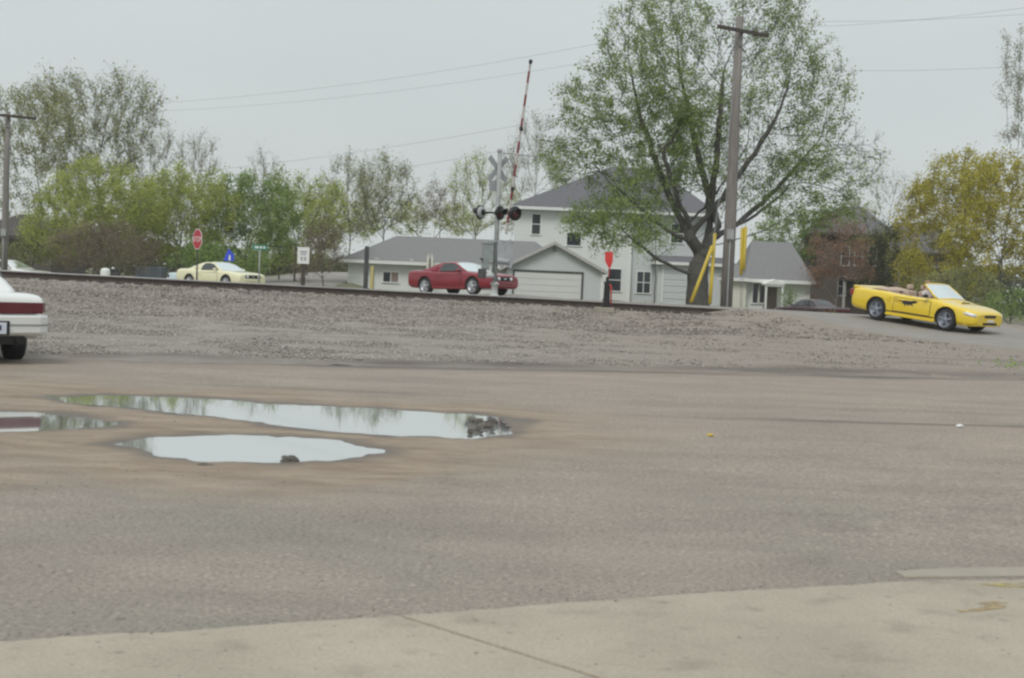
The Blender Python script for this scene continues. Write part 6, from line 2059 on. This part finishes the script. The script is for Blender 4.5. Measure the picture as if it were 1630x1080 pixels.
# ---- the row of trees behind
# (name, label, px, D, crown lobes [(px, py, rx, rz)], attractors, step, trunk height, bark, leaf, leaves per tip, leaf size, twig length, up)
ROWT = [
    ('spreading_tree', 'tall dark spreading tree at the far left behind the utility pole', 66, 112, [(62, 230, 85, 95), (25, 215, 70, 80), (70, 330, 75, 60)], 1700, .5, 4.2, 'bark', 'olive', 15, .19, 1.1, .2),
    ('spreading_tree', 'broad fan-shaped sparse tree rising above the green shrubs at left', 158, 118, [(110, 178, 78, 48), (195, 185, 66, 55), (150, 240, 90, 60)], 2400, .45, 4.2, 'bark', 'olive', 9, .20, 1.7, .4),
    ('shrubby_tree', 'dense yellow-green shrubby tree left of the brown thicket', 150, 92, [(150, 340, 88, 75), (100, 375, 65, 45), (200, 330, 60, 55)], 1900, .36, .9, 'bark_light', 'lime', 24, .17, .8, .3),
    ('shrubby_tree', 'lime green shrubby tree just behind the stop sign', 280, 96, [(285, 350, 80, 78), (335, 345, 50, 70), (240, 370, 50, 55)], 1900, .36, .9, 'bark_light', 'lime', 22, .17, .8, .3),
    ('slim_tree', 'thin pale tree whose feathery top stands above the stop sign', 312, 122, [(312, 262, 38, 42), (312, 330, 40, 50)], 700, .42, 5, 'bark_light', 'pale', 5, .15, 1.3, .5),
    ('slim_tree', 'thin bare-topped tree beside the broad fan-shaped tree', 245, 124, [(240, 250, 42, 50), (240, 330, 45, 50)], 700, .42, 5, 'bark', 'olive', 6, .16, 1.3, .45),
    ('leafy_tree', 'bright green leafy tree between the stop sign and the street name sign', 390, 98, [(392, 350, 66, 78), (360, 390, 50, 45), (430, 345, 45, 65)], 1900, .38, 1.2, 'bark', 'green', 24, .18, .8, .25),
    ('leafy_tree', 'soft green tree rising behind the white road sign', 470, 102, [(470, 350, 58, 66), (455, 400, 45, 42), (510, 350, 45, 60)], 1700, .38, 1.4, 'bark', 'lime', 17, .17, .9, .3),
    ('slim_tree', 'thin tree with a lone feathery tip above the green trees', 416, 126, [(416, 275, 26, 34), (416, 330, 35, 45)], 500, .42, 5, 'bark_light', 'pale', 6, .15, 1.2, .5),
    ('bare_tree', 'sparse upright tree behind the steel post', 555, 118, [(555, 315, 45, 58), (530, 345, 42, 45), (575, 345, 42, 40)], 1200, .42, 3, 'bark', 'olive', 12, .15, 1.4, .5),
    ('bare_tree', 'sparse vase-shaped tree over the left end of the ranch roof', 610, 114, [(612, 312, 54, 54), (640, 330, 34, 45), (595, 345, 45, 40)], 1400, .42, 2.4, 'bark', 'olive', 14, .16, 1.4, .5),
    ('brown_tree', 'small brownish bare tree over the middle of the ranch roof', 698, 122, [(700, 332, 34, 36)], 800, .42, 2.4, 'bark_brown', 'brown', 14, .14, 1.1, .35),
    ('bare_tree', 'pale sparse tree seen through the crossing signal lamps', 752, 120, [(752, 312, 42, 60), (790, 335, 38, 45), (750, 350, 45, 35)], 1400, .42, 2.0, 'bark_light', 'lime', 13, .15, 1.4, .5),
    ('bare_tree', 'tall pale feathery tree rising between the gate and the big tree', 848, 134, [(850, 258, 36, 68), (820, 290, 30, 45), (885, 270, 34, 50)], 1300, .45, 4, 'bark_light', 'pale', 10, .15, 1.6, .5),
    ('brown_thicket', 'brown leafless thicket behind the rails at left', 165, 86, [(165, 398, 66, 40), (120, 405, 42, 34), (215, 402, 42, 30)], 1500, .3, .3, 'bark_brown', 'brown', 13, .12, .7, .3),
    ('brown_thicket', 'tangled brown bush against the left end of the ranch house', 515, 92, [(513, 400, 36, 46), (530, 390, 24, 40), (490, 418, 22, 32)], 1300, .3, .3, 'bark_brown', 'brown', 13, .12, .7, .3),
    ('green_shrub', 'low dark green shrub under the street trees at left', 52, 94, [(60, 400, 55, 28), (20, 410, 50, 24)], 700, .3, .3, 'bark', 'olive', 16, .14, .5, .2),
    ('green_shrub', 'low green shrub behind the pale yellow coupe', 330, 90, [(330, 415, 60, 24), (390, 418, 40, 22)], 800, .3, .3, 'bark', 'green', 18, .15, .5, .2),
    ('leafy_tree', 'green tree filling the gap right of the big trunk', 1262, 112, [(1262, 385, 62, 42), (1300, 360, 40, 40)], 1000, .4, 2.0, 'bark', 'green', 18, .18, .8, .2),
    ('reddish_tree', 'reddish-brown leafy tree in front of the brick house', 1332, 97, [(1325, 405, 40, 58), (1350, 400, 34, 44), (1310, 435, 26, 40), (1372, 440, 22, 36)], 1100, .36, 1.2, 'bark_light', 'red', 16, .15, .7, .25),
    ('evergreen_tree', 'dark evergreen tree between the brick house and the tan house', 1408, 100, [(1408, 412, 26, 62), (1400, 440, 34, 38)], 1100, .32, .6, 'bark', 'dark', 30, .14, .4, .1),
    ('yellow_willow', 'yellow-green willow tree right of the tan house roof', 1500, 104, [(1500, 345, 66, 78), (1462, 380, 44, 66), (1530, 300, 60, 58), (1500, 430, 60, 50)], 2300, .4, 2.2, 'bark', 'willow', 20, .19, .9, .0),
    ('yellow_willow', 'taller golden willow at the right edge behind the convertible', 1590, 98, [(1590, 325, 66, 78), (1625, 380, 55, 70), (1560, 400, 60, 65), (1640, 310, 40, 60)], 2300, .4, 2.0, 'bark', 'willow', 20, .19, .9, .0),
    ('poplar_tree', 'tall narrow grey poplar at the far right edge', 1614, 128, [(1608, 140, 20, 88), (1622, 190, 24, 80), (1628, 110, 16, 60)], 1700, .45, 6, 'bark_light', 'pale', 14, .18, 1.3, .8),
    ('slim_tree', 'pale distant tree in the gap right of the big tree', 1402, 138, [(1402, 320, 20, 42), (1435, 318, 22, 34)], 600, .45, 4, 'bark_light', 'pale', 5, .15, 1.2, .5),
    ('leafy_shrub', 'dark green shrub low at the right edge beyond the convertible', 1610, 78, [(1615, 490, 40, 26), (1570, 500, 30, 16)], 700, .28, .3, 'bark', 'green', 18, .12, .4, .2),
    ('leafy_shrub', 'olive green shrub behind the hood of the yellow convertible', 1540, 88, [(1540, 465, 50, 40), (1490, 470, 40, 36)], 900, .3, .3, 'bark', 'olive', 18, .14, .5, .2),
    ('green_shrub', 'small green bush beside the cottage porch', 1256, 94, [(1256, 478, 13, 22)], 250, .22, .3, 'bark', 'green', 20, .10, .3, .2),
    ('leafy_tree', 'olive green tree filling the low gap beside the brown bush', 445, 108, [(440, 395, 50, 42), (500, 370, 40, 50)], 1100, .38, 1.0, 'bark', 'lime', 16, .17, .8, .3),
    ('leafy_tree', 'dull green tree low behind the stop sign and the brown thicket', 225, 104, [(225, 370, 60, 58), (180, 385, 50, 45)], 1300, .38, 1.0, 'bark', 'olive', 18, .17, .8, .3),
    ('leafy_tree', 'olive leafy tree between the reddish tree and the dark evergreen', 1385, 103, [(1384, 380, 34, 52), (1400, 440, 34, 50), (1360, 350, 30, 30)], 900, .38, 1.0, 'bark', 'olive', 14, .16, .7, .25),
    ('leafy_tree', 'yellow-green tree low behind the ranch roof and the crossing lamps', 690, 126, [(650, 352, 40, 30), (720, 355, 45, 28), (580, 355, 40, 30)], 900, .42, 1.0, 'bark', 'lime', 14, .17, .8, .3),
    ('leafy_shrub', 'yellow-green shrub before the tan house wall', 1458, 98, [(1455, 440, 34, 40)], 600, .3, .5, 'bark', 'willow', 12, .14, .5, .15),
]
NLM = {'lime': 3.6, 'green': 3.4, 'willow': 4.0, 'dark': 2.5, 'olive': 3.6, 'pale': 4.0, 'brown': 4.0, 'red': 4.5}
for k, (nm, lab, px, D, lobes, na, stp, th, bk, lf, nl, ls_, tw, up) in enumerate(ROWT):
    x = X(px, D); b0 = (x, D, gz(x, D) - .1)
    ells = [ell(a, b_, D, c, d, b0) for a, b_, c, d in lobes]
    tree(nm, lab, b0, ells, na, stp, th, .008, M[bk], LF[lf], 200 + k, nleaf=int(nl * NLM.get(lf, 3)), leaf=ls_ * .80, spread=.45, ntwig=7, twigL=tw, up=up, twig_r=.009, cat='shrub' if 'shrub' in nm or 'thicket' in nm else 'tree')

# ---- far wood closing the view low down behind everything
rg = np.random.default_rng(77)
n = 26000
x = rg.uniform(-85, 85, n); y = 160 + rg.uniform(0, 18, n)
hmax = 3.4 + 1.3 * vnoise(x * .09, x * 0, 3) + .9 * vnoise(x * .3, x * 0, 4)
z = hmax * rg.random(n) ** .8 - .3
C = np.stack([x, y, z], 1)
V3, F3 = leaf_geo(C, .75, rg)
o = link('far_wood', np_mesh('far_wood', V3, F3), leaf_mat('far wood leaf', (0.07, 0.08, 0.04), (0.16, 0.16, 0.085), (0.11, 0.115, 0.06)))
tag(o, 'distant olive green belt of trees behind the houses', 'wood', kind='stuff')

# ---- weeds along the shoulder
rg = np.random.default_rng(5)
pts = []
for px, py, n in ((1618, 568, 40), (1606, 572, 18), (1030, 508, 30), (1330, 520, 20)):
    p = G0(px, py, .25)
    yv = p[1]; xv = p[0]
    for i in range(n):
        xx, yy = xv + rg.normal(0, .25), yv + rg.normal(0, .3)
        pts.append((xx, yy, gz(xx, yy) + rg.uniform(0, .10)))
V3, F3 = leaf_geo(np.array(pts), .07, rg, -1.2)
o = link('weeds', np_mesh('weeds', V3, F3), LF['green']); tag(o, 'scattered small weeds on the gravel shoulder', 'weeds', kind='stuff')

print('TRIS', sum(len(o.data.loops) - 2 * len(o.data.polygons) for o in bpy.data.objects if o.type == 'MESH'))


# ---- thin spring haze
HZ = bpy.data.materials.new('haze'); HZ.use_nodes = True
hn = HZ.node_tree.nodes; hn.remove(hn['Principled BSDF'])
pv = hn.new('ShaderNodeVolumePrincipled'); pv.inputs['Color'].default_value = (0.96, 0.98, 0.98, 1); pv.inputs['Density'].default_value = 0.00045; pv.inputs['Anisotropy'].default_value = 0.0
HZ.node_tree.links.new(pv.outputs[0], hn['Material Output'].inputs['Volume'])
mb = MB(); mb.box(-310, 310, -30, 500, -2.6, 32)
o = mb.build('haze', HZ); tag(o, 'thin pale spring haze over the whole place', 'haze', kind='stuff')
